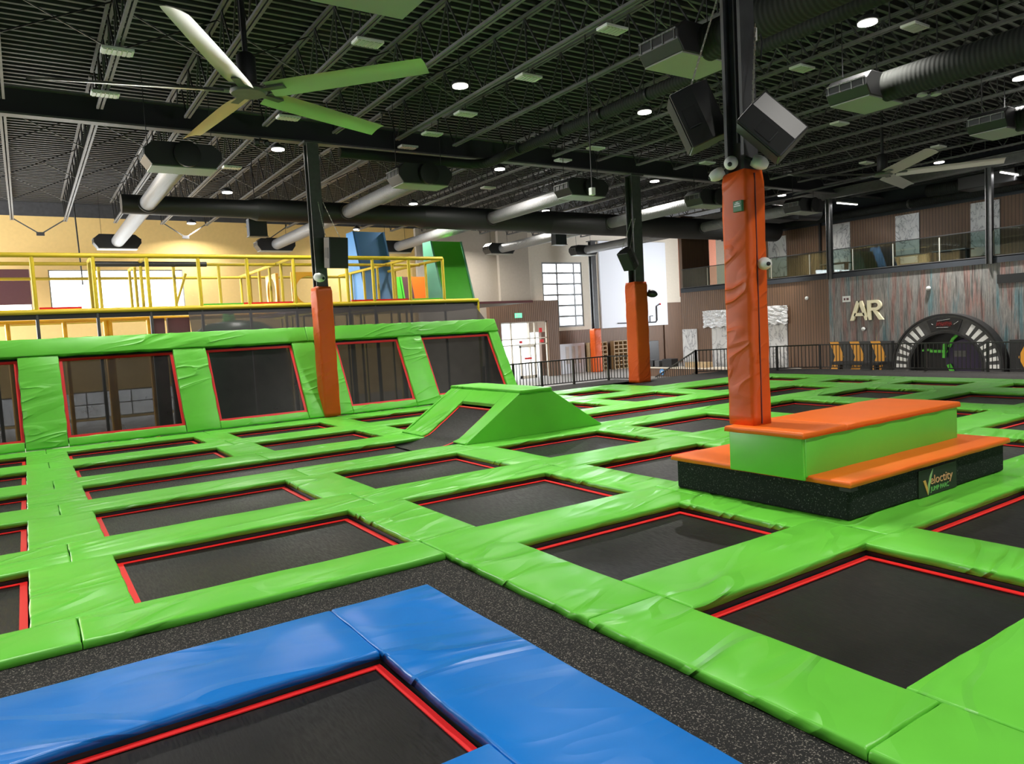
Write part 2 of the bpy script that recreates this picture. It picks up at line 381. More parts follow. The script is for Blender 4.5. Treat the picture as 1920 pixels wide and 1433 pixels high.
# roof deck: folded sheet, ribs running along x, recess shade put into the colour
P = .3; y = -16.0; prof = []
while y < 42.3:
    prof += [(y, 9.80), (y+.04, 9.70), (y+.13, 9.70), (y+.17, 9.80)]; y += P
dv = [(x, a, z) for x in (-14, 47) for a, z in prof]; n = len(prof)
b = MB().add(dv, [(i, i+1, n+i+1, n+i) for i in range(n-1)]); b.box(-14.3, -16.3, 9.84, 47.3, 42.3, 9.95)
o = struct(b.build('ceiling', 'deck')); o.data.materials.append(M['deck_rib_lit'])
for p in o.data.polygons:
    if p.index < n-1 and p.index % 4 == 1: p.material_index = 1  # rib undersides take the lighter, lit tone

# windows: frame bars and panes
def window(name, x0, z0, x1, z1, xs, zs, w=.06, Y=BK):
    f = MB()
    for x in [x0+w/2, x1-w/2] + xs: f.box(x-w/2, Y+.05, z0, x+w/2, Y+.17, z1)
    for z in [z0+w/2, z1-w/2] + zs: f.box(x0, Y+.06, z-w/2, x1, Y+.16, z+w/2)
    o = struct(f.build(name, 'mullion'))
    MB().box(x0, Y+.10, z0, x1, Y+.115, z1).build('window_pane', 'pane', o)
    return o
window('window_1', *WIN_U[0], [], []); window('window_2', *WIN_U[1], [3.15, 5.3], [])
window('window_3', *WIN_L[0], [-1.5], []); window('window_4', *WIN_L[1], [2.4, 3.3, 4.4, 5.4, 6.4], [-.2])
window('window_5', *BIGW, [32.2, 33.75], [2.35+4.67*k/6 for k in range(1, 6)], .13)
# daylight enters through the glazing; the left and far right lamps are added
def portal(loc, rot, sx, sy, power=30):
    l = bpy.data.lights.new('daylight', 'AREA'); l.shape = 'RECTANGLE'; l.size = sx; l.size_y = sy; l.energy = power*sx*sy; l.color = (.94, .97, 1)
    o = bpy.data.objects.new('daylight', l); COL.objects.link(o); o.location = loc; o.rotation_euler = rot; o['kind'] = 'helper'; o.visible_camera = False
for x0, z0, x1, z1 in WIN_U+WIN_L+[BIGW]: portal(((x0+x1)/2, BK+.32, (z0+z1)/2), (-PI/2, 0, 0), x1-x0, z1-z0)
for x in (1, 14): portal((x+1.5, -16.32, 1.6), (PI/2, 0, 0), 3, 3.2)
for y in (30, 36): portal((-14.32, y+2.75, 4.25), (0, -PI/2, 0), 5.5, 5.5, 105)  # added light from the left, brightens the yellow wall
portal((47.32, 32.5, 4.25), (0, PI/2, 0), 7.5, 7, 34)  # added light behind the far right opening, brightens the cream wall
# outside
struct(MB().box(-60, 42.6, -1.4, 110, 130, -1.2).build('ground', 'concrete'))
o = tag(MB().box(20, 80, -1.2, 90, 86, 6).build('building', plain('pale_building', (.6, .66, .68), .7)), 'pale low building across the street seen through the tall window', 'building')

# carpet deck around the court and around the blue trampoline
def slab(x0, y0, x1, y1, b): b.box(x0, y0, ZF, x1, y1, ZD)
b = MB()
slab(-8, 6.42, 3.66, 7.02, b); slab(3.12, -3, 3.66, 6.42, b); slab(-8, -3, -3.3, 6.42, b)
struct(b.build('floor', 'carpet'))
b = MB(); slab(25.6, -3, 29.1, 19.8, b); slab(19.4, 19.8, 29.1, 23.1, b); slab(14.9, 22.1, 21.9, 24.7, b)
struct(b.build('floor', 'carpet'))

# ================================================================ the trampoline court
CX = {-1: (-3.4, -.17), 0: (.68, 3.60), 1: (4.47, 7.05), 2: (7.95, 10.72), 3: (11.72, 14.40), 4: (15.38, 18.0), 5: (19.12, 21.68), 6: (22.98, 24.35)}
RY = {0: (2.43, 4.21), 1: (5.10, 6.79), 2: (7.72, 9.80), 3: (10.82, 12.80), 4: (13.80, 15.37), 5: (16.42, 18.30), 6: (19.38, 21.07)}
ROWN = {0: 'row nearest the camera', 1: 'row level with speckled platform', 2: 'fifth row from sloped wall', 3: 'fourth row from sloped wall',
        4: 'ramp row', 5: 'second row from sloped wall', 6: 'row along the sloped wall'}
COLN = {-1: 'leftmost', 0: 'second', 1: 'third', 2: 'fourth', 3: 'fifth', 4: 'sixth', 5: 'seventh', 6: 'eighth'}
SHORT = {0: 'nearest row', 1: 'speckled platform row', 2: 'fifth row from sloped wall', 3: 'fourth row from sloped wall', 4: 'ramp row',
         5: 'second row from sloped wall', 6: 'sloped wall row'}
ZB = -.135
def trampoline(x0, y0, x1, y1, label, m='bed', zb=ZB, blue=False, group='trampolines sunk in the court'):
    t = thing('trampoline', label, 'trampoline', ((x0+x1)/2, (y0+y1)/2, zb-.5), group)
    nx, ny = 10, 8; b = MB(); vs = []
    for j in range(ny+1):
        for i in range(nx+1):
            u, v = i/nx, j/ny
            vs.append((x0+.02+(x1-x0-.04)*u, y0+.02+(y1-y0-.04)*v, zb - .10*math.sin(PI*u)*math.sin(PI*v)*0.35))
    b.add(vs, [(j*(nx+1)+i, j*(nx+1)+i+1, (j+1)*(nx+1)+i+1, (j+1)*(nx+1)+i) for j in range(ny) for i in range(nx)])
    b.build('jump_bed', m, t, smooth=True)
    w = .07 if not blue else .06; g = .015; z = zb+.012
    r = MB().box(x0+g, y0+g, z-.008, x1-g, y0+g+w, z).box(x0+g, y1-g-w, z-.008, x1-g, y1-g, z).box(x0+g, y0+g, z-.008, x0+g+w, y1-g, z+.001).box(x1-g-w, y0+g, z-.008, x1-g, y1-g, z+.001)
    r.build('border_webbing', 'red', t)
    f = MB(); e = .12; zt = -.085 if not blue else -.1
    f.box(x0-e, y0-e, zb-.5, x1+e, y0-.01, zt).box(x0-e, y1+.01, zb-.5, x1+e, y1+e, zt).box(x0-e, y0-.01, zb-.5, x0-.01, y1+.01, zt).box(x1+.01, y0-.01, zb-.5, x1+e, y1+.01, zt)
    f.build('frame', 'black', t)
    return t
def pad(u0, v0, u1, v1, label, m='green', z1=0.0, th=.078, group='green floor pads'):
    return tag(cushion(u0, v0, u1, v1, z1-th, z1, seed=label).build('safety_pad', m, None, smooth=True), label, 'pad', group)
G = .004
for r, (y0, y1) in RY.items():
    for c, (x0, x1) in CX.items():
        if (r in (0, 1) and c < 1) or r == 4 and c not in (-1, 6) or (r == 1 and c == 2) or (r == 6 and c > 4): continue
        if r == 6 and c == 4: x0, x1, yy0, yy1 = 15.64, 17.8, 19.22, 20.92
        else: yy0, yy1 = y0, y1
        if seen(x0, yy0, x1, yy1, 0, 0):
            trampoline(x0, yy0, x1, yy1, f'black trampoline with red edge, {COLN[c]} from left in the {ROWN[r]}')
trampoline(.68, 13.74, 7.25, 15.37, 'long black tumbling track with red edge leading up to the green ramp')
trampoline(12.2, 13.80, 21.68, 15.37, 'long black tumbling track with red edge running beyond the green ramp')
GAPS = [(-.17, .68, -1), (3.60, 4.47, 0), (7.05, 7.95, 1), (10.72, 11.72, 2), (14.40, 15.38, 3), (18.0, 19.12, 4), (21.68, 22.98, 5)]
PAIR = {-1: 'leftmost and second', 0: 'second and third', 1: 'third and fourth', 2: 'fourth and fifth', 3: 'fifth and sixth', 4: 'sixth and seventh', 5: 'seventh and eighth'}
for r, (y0, y1) in RY.items():
    for x0, x1, c in GAPS:
        if r in (0, 1) and c < 1: continue
        if r == 4 and c in (0, 1, 2, 3, 4): continue
        if r == 6 and c >= 4: continue
        a, d = x0, x1
        if r == 6 and c == 3: a, d = 14.40, 15.64
        if seen(a, y0, d, y1, 0, 0):
            pad(a+G, y0-.03, d-G, y1+.03, f'short green pad between {PAIR[c]} trampolines, {SHORT[r]}')
pad(17.8, 19.22, 19.45, 22.05, 'green pad at the back corner of the court by the railing')
# long strips that run across the court between the rows, one piece per trampoline
STR = [(1.30, 2.43, 'in front of the nearest row', 1, 6), (4.21, 5.10, 'behind the nearest row', 1, 6), (6.79, 7.72, 'behind the speckled platform row', 1, 6),
       (9.80, 10.82, 'between fifth and fourth rows', -1, 6), (12.80, 13.78, 'along the near side of the ramp row', -1, 6),
       (15.37, 16.42, 'along the far side of the ramp row', -1, 6), (18.30, 19.38, 'before the sloped wall row', -1, 6), (21.07, 22.0, 'against the foot of the sloped wall', -1, 4)]
MID = {-1: -3.4, 0: .25, 1: 4.03, 2: 7.5, 3: 11.22, 4: 14.9, 5: 18.56, 6: 22.33, 7: 24.35}
for y0, y1, where, c0, c1 in STR:
    for c in range(c0, c1+1):
        x0, x1 = MID[c], MID[c+1]
        if y1 < 7.8 and c == 1: x0 = 4.47 if y1 < 7 else 3.66
        if c == 1 and y0 == 6.79: x0 = 3.66
        yy0, yy1 = y0, y1
        if y0 == 18.30 and c >= 5: yy1 = 19.8
        if y0 == 21.07 and c == 4: x1, yy0, yy1 = 17.78, 20.92, 22.05
        if seen(x0, yy0, x1, yy1, 0, 0):
            pad(x0+G, yy0+G, x1-G, yy1-G, f'green pad strip {where}, by the {COLN[c]} trampoline')
for x0, x1, w in ((-3.4, .2, 'behind the blue trampoline, left piece'), (.2, 3.655, 'behind the blue trampoline, piece reaching the carpet corner')):
    pad(x0+G, 7.02, x1-G, 7.72-G, f'long green pad strip along the carpet {w}')
for y0, y1, w in ((4.6, 6.98, 'at the carpet corner'), (2.2, 4.6, 'beside the bend of the blue pads'), (-.4, 2.2, 'at the bottom of the picture')):
    pad(3.66+G, y0+G, 4.47-G, y1-G, f'long wrinkled green pad edging the carpet walkway, {w}')
for k, (y0, y1) in enumerate(((2.0, 6.0), (6.0, 10.3), (10.3, 14.6), (14.6, 19.8))):
    if seen(24.35, y0, 25.6, y1): pad(24.35+G, y0+G, 25.6-G, y1-G, f'green pad on the far outer edge of the court, {ORD[k]} from the front')
# blue trampoline in the carpet
ZBL = -.062
trampoline(-2.6, 3.67, 2.13, 5.31, 'black trampoline with red edge ringed by blue pads', zb=-.175, blue=True, group=None)
pad(-3.3, 5.31, 2.13-G, 6.42, 'blue pad along the back edge of the front trampoline', 'blue', ZBL, .07, 'blue floor pads')
pad(2.13, -1.6, 3.12, 6.42, 'long blue pad down the right-hand side of the front trampoline', 'blue', ZBL+.004, .08, 'blue floor pads')
pad(-3.3, 2.6, 2.13-G, 3.67, 'blue pad at the near edge of the front trampoline', 'blue', ZBL, .07, 'blue floor pads')

# ---------------------------------------------------------------- ramp at the end of the tumbling track
R = thing('wedge_ramp', 'green padded wedge ramp with a black bed rising from the tumbling track', 'ramp', (9.4, 15, 0))
def sz(x):                      # height of the rising face
    if x <= 7.7: return .012
    if x >= 9.1: return .97
    t = (x-7.7)/1.4; return .012 + .958*(t*.88 + .12*t*t) if t > .25 else .012+.958*(t*.82+.12*t*t)
XS = [7.62+(9.1-7.62)*k/10 for k in range(11)]
def strip(y0, y1, lift, name, m, xs, th=.08):
    b = MB(); vs = []
    for x in xs:
        z = sz(x)+lift
        vs += [(x, y0, z), (x, y1, z), (x, y0, max(z-th, .002)), (x, y1, max(z-th, .002))]
    fs = []
    for k in range(len(xs)-1):
        a, c = 4*k, 4*k+4
        fs += [(a, c, c+1, a+1), (a+2, a+3, c+3, c+2), (a, a+2, c+2, c), (a+1, c+1, c+3, a+3)]
    fs += [(0, 1, 3, 2), (4*len(xs)-4, 4*len(xs)-2, 4*len(xs)-1, 4*len(xs)-3)]
    return b.add(vs, fs).build(name, m, R, bevel=.012)
strip(13.46, 13.98, .02, 'side_pad', 'green', XS); strip(15.45, 16.55, .02, 'side_pad', 'green', XS)
xb = [x for x in XS if x < 8.75]
b = MB()
bx = [(6.85, -.115), (7.1, -.105), (7.3, -.08), (7.5, -.04)] + [(x, sz(x)-.03) for x in xb]
vs = [(x, yy, z) for x, z in bx for yy in (13.76, 15.40)]
b.add(vs, [(2*k, 2*k+2, 2*k+3, 2*k+1) for k in range(len(vs)//2-1)]).build('ramp_bed', 'bed', R, smooth=True)
rb = MB()
for ya, yb in ((13.99, 14.05), (15.38, 15.44)):
    for (a, za), (c, zc) in zip(bx, bx[1:]): rb.add([(a, ya, za+.008), (c, ya, zc+.008), (c, yb, zc+.008), (a, yb, za+.008)], [(0, 1, 2, 3)])
rb.box(8.62, 13.99, sz(8.66)-.05, 8.70, 15.44, sz(8.66)-.02)
rb.build('border_webbing', 'red', R)
strip(13.98, 15.45, .02, 'crest_pad', 'green', [8.76, 8.85, 8.95, 9.1])
tp = [(9.1, .0), (9.1, .985), (9.95, .985), (11.42, .02), (11.42, .0)]
MB().prism([(7.62, .0), (9.1, .98), (9.95, .98), (11.42, .02), (11.42, 0)], lambda a, z: (a, 13.44, z), lambda a, z: (a, 13.52, z)).build('side_panel', 'green_tight', R, bevel=.015)
MB().prism([(7.62, .0), (9.1, .98), (9.95, .98), (11.42, .02), (11.42, 0)], lambda a, z: (a, 16.5, z), lambda a, z: (a, 16.58, z)).build('side_panel', 'green_tight', R, bevel=.015)
cushion(9.08, 13.42, 9.97, 16.6, .96, 1.04, seed='crest').build('top_pad', 'green', R, smooth=True)
MB().prism([(9.95, .98), (11.42, .02), (11.42, 0), (9.95, .9)], lambda a, z: (a, 13.5, z), lambda a, z: (a, 16.52, z)).build('back_slope', 'green', R, bevel=.02)

# ---------------------------------------------------------------- speckled platform with orange top and green block
B = thing('jump_platform', 'speckled black platform with orange top steps and green upper block', 'platform', (9.6, 6.1, 0))
MB().box(7.66, 4.76, .004, 11.5, 7.40, .415).build('base', 'speckle', B, bevel=.03)
MB().box(7.60, 4.70, .36, 7.74, 4.84, .40).build('corner_guard', 'black', B)
cushion(7.60, 4.70, 11.55, 7.45, .405, .475, seed='lower').build('step_top', 'orange', B, smooth=True)
MB().box(7.60, 5.29, .475, 11.18, 6.34, .94).build('upper_block', 'green_tight', B)
def sidepad(u0, u1, z0, z1, fn, nm): return cushion(u0, z0, u1, z1, 0, .05, fn=fn, r=.02, step=.4, wob=.004, seed=nm).build('side_pad', 'green_tight', B, smooth=True)
sidepad(7.57, 11.2, .45, .935, lambda a, b_, c_: (a, 5.29-c_, b_), 'front')
sidepad(5.25, 6.34, .42, .935, lambda a, b_, c_: (7.585-c_, a, b_), 'end')
sidepad(5.29, 6.34, .45, .935, lambda a, b_, c_: (11.18+c_, a, b_), 'rear end')
cushion(7.50, 5.22, 8.40, 6.38, .925, 1.0, seed='t1').build('top_pad', 'orange', B, smooth=True)
cushion(8.40, 5.22, 11.25, 6.38, .925, 1.0, seed='t2').build('top_pad', 'orange', B, smooth=True)
# sign on the platform side
px0, pz0 = 9.22, .03
L = thing('printed_sign', 'small dark sign with orange and green lettering on the speckled platform side', 'sign', (px0, 4.755, pz0))
MB().box(px0-.08, 4.742, pz0-.02, px0+.87, 4.7585, pz0+.325).build('sign_plate', plain('dark_green_plate', (.009, .017, .010), .6), L)
fnl = lambda a, b_, c_: (px0+.20+a, 4.74-c_, pz0+.115+b_)
text_mesh('eloctity', .16, .003, fnl, 'lettering', plain('orange_lettering', (.72, .36, .18), .5), L, width=.56)
text_mesh('JUMP PARC', .085, .003, lambda a, b_, c_: (px0+.20+a, 4.74-c_, pz0+.025+b_), 'lettering', plain('green_lettering', (.17, .50, .13), .5), L, width=.46)
MB().prism([(0.02, .185), (.075, .19), (.135, .07), (.15, .10), (.145, .015), (.13, -.01)], lambda a, z: (px0+a, 4.742, pz0+z), lambda a, z: (px0+a, 4.735, pz0+z)).build('tick_mark', plain('orange_tick', (.62, .33, .08), .5), L)
MB().prism([(.13, -.01), (.137, .12), (.18, .22), (.245, .305), (.262, .312), (.215, .21), (.175, .10), (.15, .02)], lambda a, z: (px0+a, 4.741, pz0+z), lambda a, z: (px0+a, 4.734, pz0+z)).build('tick_mark', plain('pale_green_tick', (.30, .50, .20), .5), L)

# ================================================================ sloped wall of trampolines
TL = math.radians(29); SN, CS = math.sin(TL), math.cos(TL); YW = 22.0
def wf(u, v, w): return (u, YW + v*SN - w*CS, v*CS + w*SN)
WB = [(-3.4, -.17, .25), (.77, 3.60, .25), (4.51, 7.08, .25), (8.50, 10.75, .27), (11.65, 14.46, .33)]
WN = ['cut off by the picture edge', 'second from left, daylight showing through it', 'third from left, left of the orange column', 'just right of the orange column', 'behind the green ramp, rightmost']
for k, (x0, x1, v0) in enumerate(WB):
    v1 = 2.61
    t = thing('wall_trampoline', f'tilted black wall trampoline with red edge, {WN[k]}', 'trampoline', ((x0+x1)/2, YW+.2, 0), 'tilted wall trampolines')
    MB().add([wf(a, b_, -.03) for a, b_ in ((x0, v0), (x1, v0), (x1, v1), (x0, v1))], [(0, 1, 2, 3)]).build('jump_bed', 'bed_see', t)
    r = MB(wf); w = .075
    r.box(x0, v0, -.035, x1, v0+w, -.012).box(x0, v1-w, -.035, x1, v1, -.012).box(x0, v0, -.035, x0+w, v1, -.011).box(x1-w, v0, -.035, x1, v1, -.011)
    r.build('border_webbing', 'red', t)
    f = MB(wf); f.box(x0-.1, v0-.1, -.14, x1+.1, v0, -.05).box(x0-.1, v1, -.14, x1+.1, v1+.1, -.05).box(x0-.1, v0, -.14, x0, v1, -.05).box(x1, v0, -.14, x1+.1, v1, -.05)
    f.build('frame', 'black', t)
def wpad(u0, v0, u1, v1, label, w1=.07, m='green_wall'):
    return tag(cushion(u0, v0, u1, v1, -.05, w1, fn=wf, seed=label, wob=.012, step=.3).build('wall_pad', m, None, smooth=True), label, 'pad', 'green wall pads')
for u0, u1, lab in ((-.165, .765, 'between the leftmost and second wall trampolines'), (3.605, 4.505, 'between the second and third wall trampolines'),
                    (7.085, 7.80, 'left of the orange column on the wall'), (7.81, 8.495, 'right of the orange column on the wall'), (10.755, 11.645, 'between the last two wall trampolines'), (14.465, 14.88, 'at the right end of the sloped wall')):
    wpad(u0, .02, u1, 2.68, 'upright green wall pad ' + lab)
wpad(-3.4, 2.685, 7.61, 3.2, 'long green pad capping the left half of the sloped wall', .10)
wpad(7.62, 2.685, 14.9, 3.2, 'long green pad capping the right half of the sloped wall', .10)
for k, (x0, x1, v0) in enumerate(WB):
    wpad(x0+.005, .02, x1-.005, v0-.01, f'low green sill pad under the wall trampoline {WN[k]}', .06)
fr = thing('wall_frame', 'black steel legs holding up the sloped trampoline wall from behind', 'frame', (5.6, 23.4, ZF))
for x in (-3.2, .3, 4.05, 7.3, 8.2, 11.2, 14.65):
    MB().bar((x, 23.75, ZF), (x, 23.75, 2.6), .1).build('leg', 'black', fr)
MB(wf).box(-3.4, 3.0, -.16, 14.85, 3.12, -.06).build('top_beam', 'black', fr)

# ================================================================ columns with orange wraps
def column(x0, y0, x1, y1, z0, label):
    t = thing('steel_column', label, 'column', ((x0+x1)/2, (y0+y1)/2, z0)); w = (x1-x0)
    b = MB(); f = .045
    b.box(x0, y0, z0, x1, y0+f, 8.4).box(x0, y1-f, z0, x1, y1, 8.4).box((x0+x1)/2-.03, y0+f, z0, (x0+x1)/2+.03, y1-f, 8.4)
    b.build('shaft', 'steel', t)
    MB().box(x0-.1, y0-.1, 8.34, x1+.1, y1+.1, 8.4).build('cap_plate', 'steel', t)
    MB().tube([(x0+.05, y0+.12, z0+3.6), (x0+.05, y0+.12, 8.3)], .018, 8).tube([(x0+.10, y0+.13, z0+3.6), (x0+.10, y0+.13, 8.3)], .014, 8).build('conduit', 'black_soft', t)
    return t
column(7.70, 6.09, 7.97, 6.39, 1.0, 'near dark steel column rising out of the orange wrap on the platform')
column(7.62, 22.0, 7.98, 22.34, ZF, 'dark steel column in front of the sloped wall')
column(21.04, 22.2, 21.52, 22.62, ZF, 'dark steel column in front of the white wall panel at the court corner')
column(34.25, 40.55, 34.65, 40.9, ZF, 'thin far steel column between tall window and white wall')
def wrap(x0, y0, x1, y1, z0, z1, label, seam=True):
    t = thing('column_pad', label, 'column pad', ((x0+x1)/2, (y0+y1)/2, z0), 'orange column wraps')
    b = MB(); r = .07; ring = []
    for cx, cy, a0 in ((x1-r, y1-r, 0), (x0+r, y1-r, 90), (x0+r, y0+r, 180), (x1-r, y0+r, 270)):
        for k in range(5):
            a = math.radians(a0+90*k/4); ring.append((cx+r*math.cos(a), cy+r*math.sin(a)))
    n = len(ring); nz = int((z1-z0)/.12); vs = []
    for j in range(nz+1):
        z = z0+(z1-z0)*j/nz
        for i, (x, y) in enumerate(ring):
            k = 1 + .015*math.sin(z*7+i*1.1)+.008*math.sin(z*17+i)
            if j == nz: k *= .93
            vs.append(((x0+x1)/2+(x-(x0+x1)/2)*k, (y0+y1)/2+(y-(y0+y1)/2)*k, z + (.03*math.sin(i*1.3) if j == nz else 0)))
    fs = [(j*n+i, j*n+(i+1) % n, (j+1)*n+(i+1) % n, (j+1)*n+i) for j in range(nz) for i in range(n)]
    fs += [tuple(range(n-1, -1, -1)), tuple(nz*n+i for i in range(n))]
    b.add(vs, fs).build('wrap', 'orange_wrap', t, smooth=True)
    if seam: MB().box(x0+.13, y0-.012, z0+.02, x0+.142, y0+.01, z1-.03).build('seam', 'maroon', t)
wrap(7.66, 6.02, 8.03, 6.46, 1.0, 4.22, 'tall orange wrap around the near column on the platform')
wrap(7.54, 21.88, 8.06, 22.46, .02, 4.0, 'orange wrap around the column at the sloped wall', False)
wrap(20.90, 22.1, 21.60, 22.75, ZD, 4.04, 'orange wrap on the column at the court corner before the white wall', False)
wrap(34.12, 40.45, 34.76, 41.03, ZF, 2.1, 'bright orange wrap on the far column behind the railing', False)
# things fixed to the columns
def camera_dome(c, d, label, m='white', s=1):
    t = thing('security_camera', label, 'camera', c); d = Vector(d).normalized(); c = Vector(c)
    MB().lathe([(.02*s, -.13*s), (.085*s, -.12*s), (.10*s, -.05*s), (.10*s, .0), (.085*s, .06*s), (.06*s, .10*s), (.045*s, .115*s)], c, d).build('housing', m, t, smooth=True)
    MB().lathe([(.034*s, .112*s), (.03*s, .13*s), (.01*s, .135*s)], c, d).build('lens', 'black', t.children[0], smooth=True)
    MB().bar(c-d*.12*s, c-d*.24*s, .03).build('bracket', 'black_soft', t)
camera_dome((7.58, 6.20, 4.33), (-.8, -.5, -.3), 'white bullet camera on the left face of the near column above the wrap', s=.85)
camera_dome((7.66, 6.5, 4.25), (-.5, .5, -.3), 'pale camera half hidden behind the left camera on the near column', s=.8)
camera_dome((7.83, 5.95, 4.30), (.6, -.45, -.35), 'greenish white camera on the right face of the near column above the wrap', s=.85)
camera_dome((7.84, 5.93, 3.05), (-.45, -.85, -.1), 'white oval camera on the side of the orange near column wrap', s=.8)
camera_dome((7.65, 21.75, 4.28), (.3, -.9, -.2), 'white camera above the wrap of the column at the sloped wall', s=1.4)
camera_dome((21.75, 22.0, 3.55), (.6, -.5, -.2), 'black spotlight camera on the orange wrap at the court corner', 'black_soft', 1.6)
def speaker(c, face, s, label, hang):
    """tapered loudspeaker box tilted towards the court, hung by two chains from the column"""
    t = thing('loudspeaker', label, 'speaker', c); c = Vector(c); f = Vector(face).normalized(); a = f.cross(Vector((0, 0, 1))).normalized(); u = a.cross(f)
    def P(x, y, z): return c + a*x*s + u*z*s + f*y*s
    b = MB(P); pr = [(-.27, .28), (.27, .28), (.27, -.02), (.15, -.28), (-.15, -.28), (-.27, -.02)]
    b.prism(pr, lambda x, y: (x, y, -.40), lambda x, y: (x, y, .40)); b.build('cabinet', 'black_soft', t, bevel=.02)
    MB(P).box(-.245, .28, -.375, .245, .295, .375).build('grille', 'black', t)
    for x in (-1, 1):
        hr = MB(P).box(x*.272-.004, .03, -.13, x*.272+.004, .22, .13).build('handle_recess', 'black', t)
        MB(P).bar((x*.285, .05, -.14), (x*.285, .21, -.14), .012).build('handle', 'steel', hr)
    for x in (-.2, .2):
        p = P(x, -.05, .40); q = Vector(hang) + a*x*.4
        n = max(6, int((q-p).length/.07)); m = MB()
        for k in range(n):
            s0, s1 = p.lerp(q, k/n), p.lerp(q, (k+.8)/n)
            m.bar(s0, s1, .022 if k % 2 else .010, .010 if k % 2 else .022)
        m.build('chain', 'fan', t)
speaker((7.74, 6.84, 5.08), (-.70, .64, -.38), .95, 'black loudspeaker tilted down on chains, left side of the near column', (7.72, 6.42, 6.5))
speaker((7.60, 5.60, 4.62), (-.47, .56, -.72), .84, 'grey loudspeaker tipped sharply down, right side of the near column', (7.9, 6.02, 6.0))
speaker((8.05, 21.5, 5.0), (.1, -1, -.12), 1.15, 'black loudspeaker on the column at the sloped wall', (7.9, 21.95, 6.6))
speaker((20.3, 21.75, 4.95), (-.80, -.15, -.55), 1.0, 'black tilted loudspeaker on the corner column before the white wall', (20.96, 22.1, 6.6))
t = thing('call_box', 'small green square box with white print on the orange wrap', 'box', (7.66, 6.14, 3.76))
hs = MB().box(7.615, 6.08, 3.72, 7.655, 6.22, 3.86).build('housing', 'sign_green', t, bevel=.008)
MB().box(7.61, 6.10, 3.785, 7.616, 6.20, 3.80).box(7.61, 6.11, 3.81, 7.616, 6.19, 3.825).box(7.61, 6.13, 3.833, 7.616, 6.17, 3.842).build('print', 'white', hs)
t = thing('junction_box', 'white electrical box with a black plug on the near column', 'box', (7.99, 6.12, 5.9))
MB().box(7.975, 6.08, 5.86, 8.02, 6.2, 6.02).build('housing', 'white', t, bevel=.006)
MB().tube([(8.02, 6.1, 5.92), (8.08, 6.08, 5.95), (8.09, 6.07, 5.85), (8.07, 6.08, 5.62)], .012, 8).build('cable', 'black', t, smooth=True)

# ================================================================ roof structure
def girder(y, z0, z1, x0, x1, label):
    t = thing('roof_girder', label, 'girder', ((x0+x1)/2, y, z0)); w = .16
    MB().box(x0, y-w, z0, x1, y+w, z0+.05).box(x0, y-w, z1-.05, x1, y+w, z1).build('flange', 'joist', t)
    MB().box(x0, y-.02, z0+.05, x1, y+.02, z1-.05).build('web_plate', 'girder', t)
girder(22.3, 8.40, 9.12, -14, 47, 'deep black roof girder carried by the columns along the sloped wall')
girder(6.3, 8.40, 9.12, -14, 47, 'deep black roof girder over the near column')
DX = 2.07
def joist(x, y0, y1, label, drop=0):
    t = thing('roof_joist', label, 'joist', (x, (y0+y1)/2, 8.56), 'open web roof joists')
    zt, zb = 9.64, 8.60
    MB().box(x-.085, y0, zt, x-.02, y1, zt+.06).box(x+.02, y0, zt, x+.085, y1, zt+.06).build('top_chord', 'joist', t)
    MB().box(x-.075, y0+.55, zb-.03, x-.018, y1-.55, zb+.03).box(x+.018, y0+.55, zb-.03, x+.075, y1-.55, zb+.03).build('bottom_chord', 'joist', t)
    m = MB(); n = int((y1-y0-1.1)/1.22); L = (y1-y0-1.1)/n
    for k in range(n):
        a = y0+.55+L*k
        m.bar((x, a, zb), (x, a+L/2, zt), .034); m.bar((x, a+L/2, zt), (x, a+L, zb), .034)
        m.bar((x, a+L/2, zb), (x, a+L/2, zt), .026)
    m.bar((x, y0+.05, zt), (x, y0+.55, zb), .034); m.bar((x, y1-.05, zt), (x, y1-.55, zb), .034)
    m.build('web_bars', 'web_paint', t); return t
j1 = j2 = None
nb = 0
for k in range(-1, 17):
    x = .07+DX*k
    for s, (y0, y1, w) in enumerate(((6.6, 22.1, 'over the jump court'), (22.5, 40.9, 'between the girder and the back wall'))):
        if not any(pix((x, y0+(y1-y0)*i/30, 8.6)) and 0 < pix((x, y0+(y1-y0)*i/30, 8.6))[0] < 1920 and 0 < pix((x, y0+(y1-y0)*i/30, 8.6))[1] < 700 for i in range(31)): continue
        lab = f'black open web roof joist {w}, {ORD[k+1]} from the left'
        if s == 0:
            if j1 is None: j1 = joist(x, y0, y1, lab); b1 = j1.location.copy()
            else: dup(j1, (x, b1.y, b1.z), lab)
        else:
            if j2 is None: j2 = joist(x, y0, y1, lab); b2 = j2.location.copy()
            else: dup(j2, (x, b2.y, b2.z), lab)
# cross bracing between the joists
def brace(y, x0, x1, label):
    t = thing('joist_bracing', label, 'bracing', ((x0+x1)/2, y, 8.6), 'cross bracing lines'); a, b = MB(), MB()
    k = x0
    while k < x1-.1:
        a.bar((k, y, 8.62), (k+DX, y+.04, 9.62), .028); b.bar((k, y+.05, 9.62), (k+DX, y+.09, 8.62), .028); k += DX
    a.build('brace_bars', 'black', t); b.build('brace_bars', 'joist', t)
X0 = .07-DX
for y, w in ((11.5, 'nearest the camera'), (17.4, 'above the large fan'), (26.0, 'just behind the girder'), (30.5, 'above the main duct'), (35.5, 'close to the back wall')):
    brace(y, X0, X0+DX*17, f'row of crossed bracing bars between the joists, {w}')
t = thing('roof_beam', 'long grey beam running along the balcony front under the roof', 'beam', (XR, 15, 8.2))
MB().box(XR-.13, 6.6, 8.2, XR+.13, 33, 8.28).box(XR-.03, 6.6, 8.28, XR+.03, 33, 8.6).box(XR-.13, 6.6, 8.6, XR+.13, 33, 8.66).build('flange', 'joist', t)
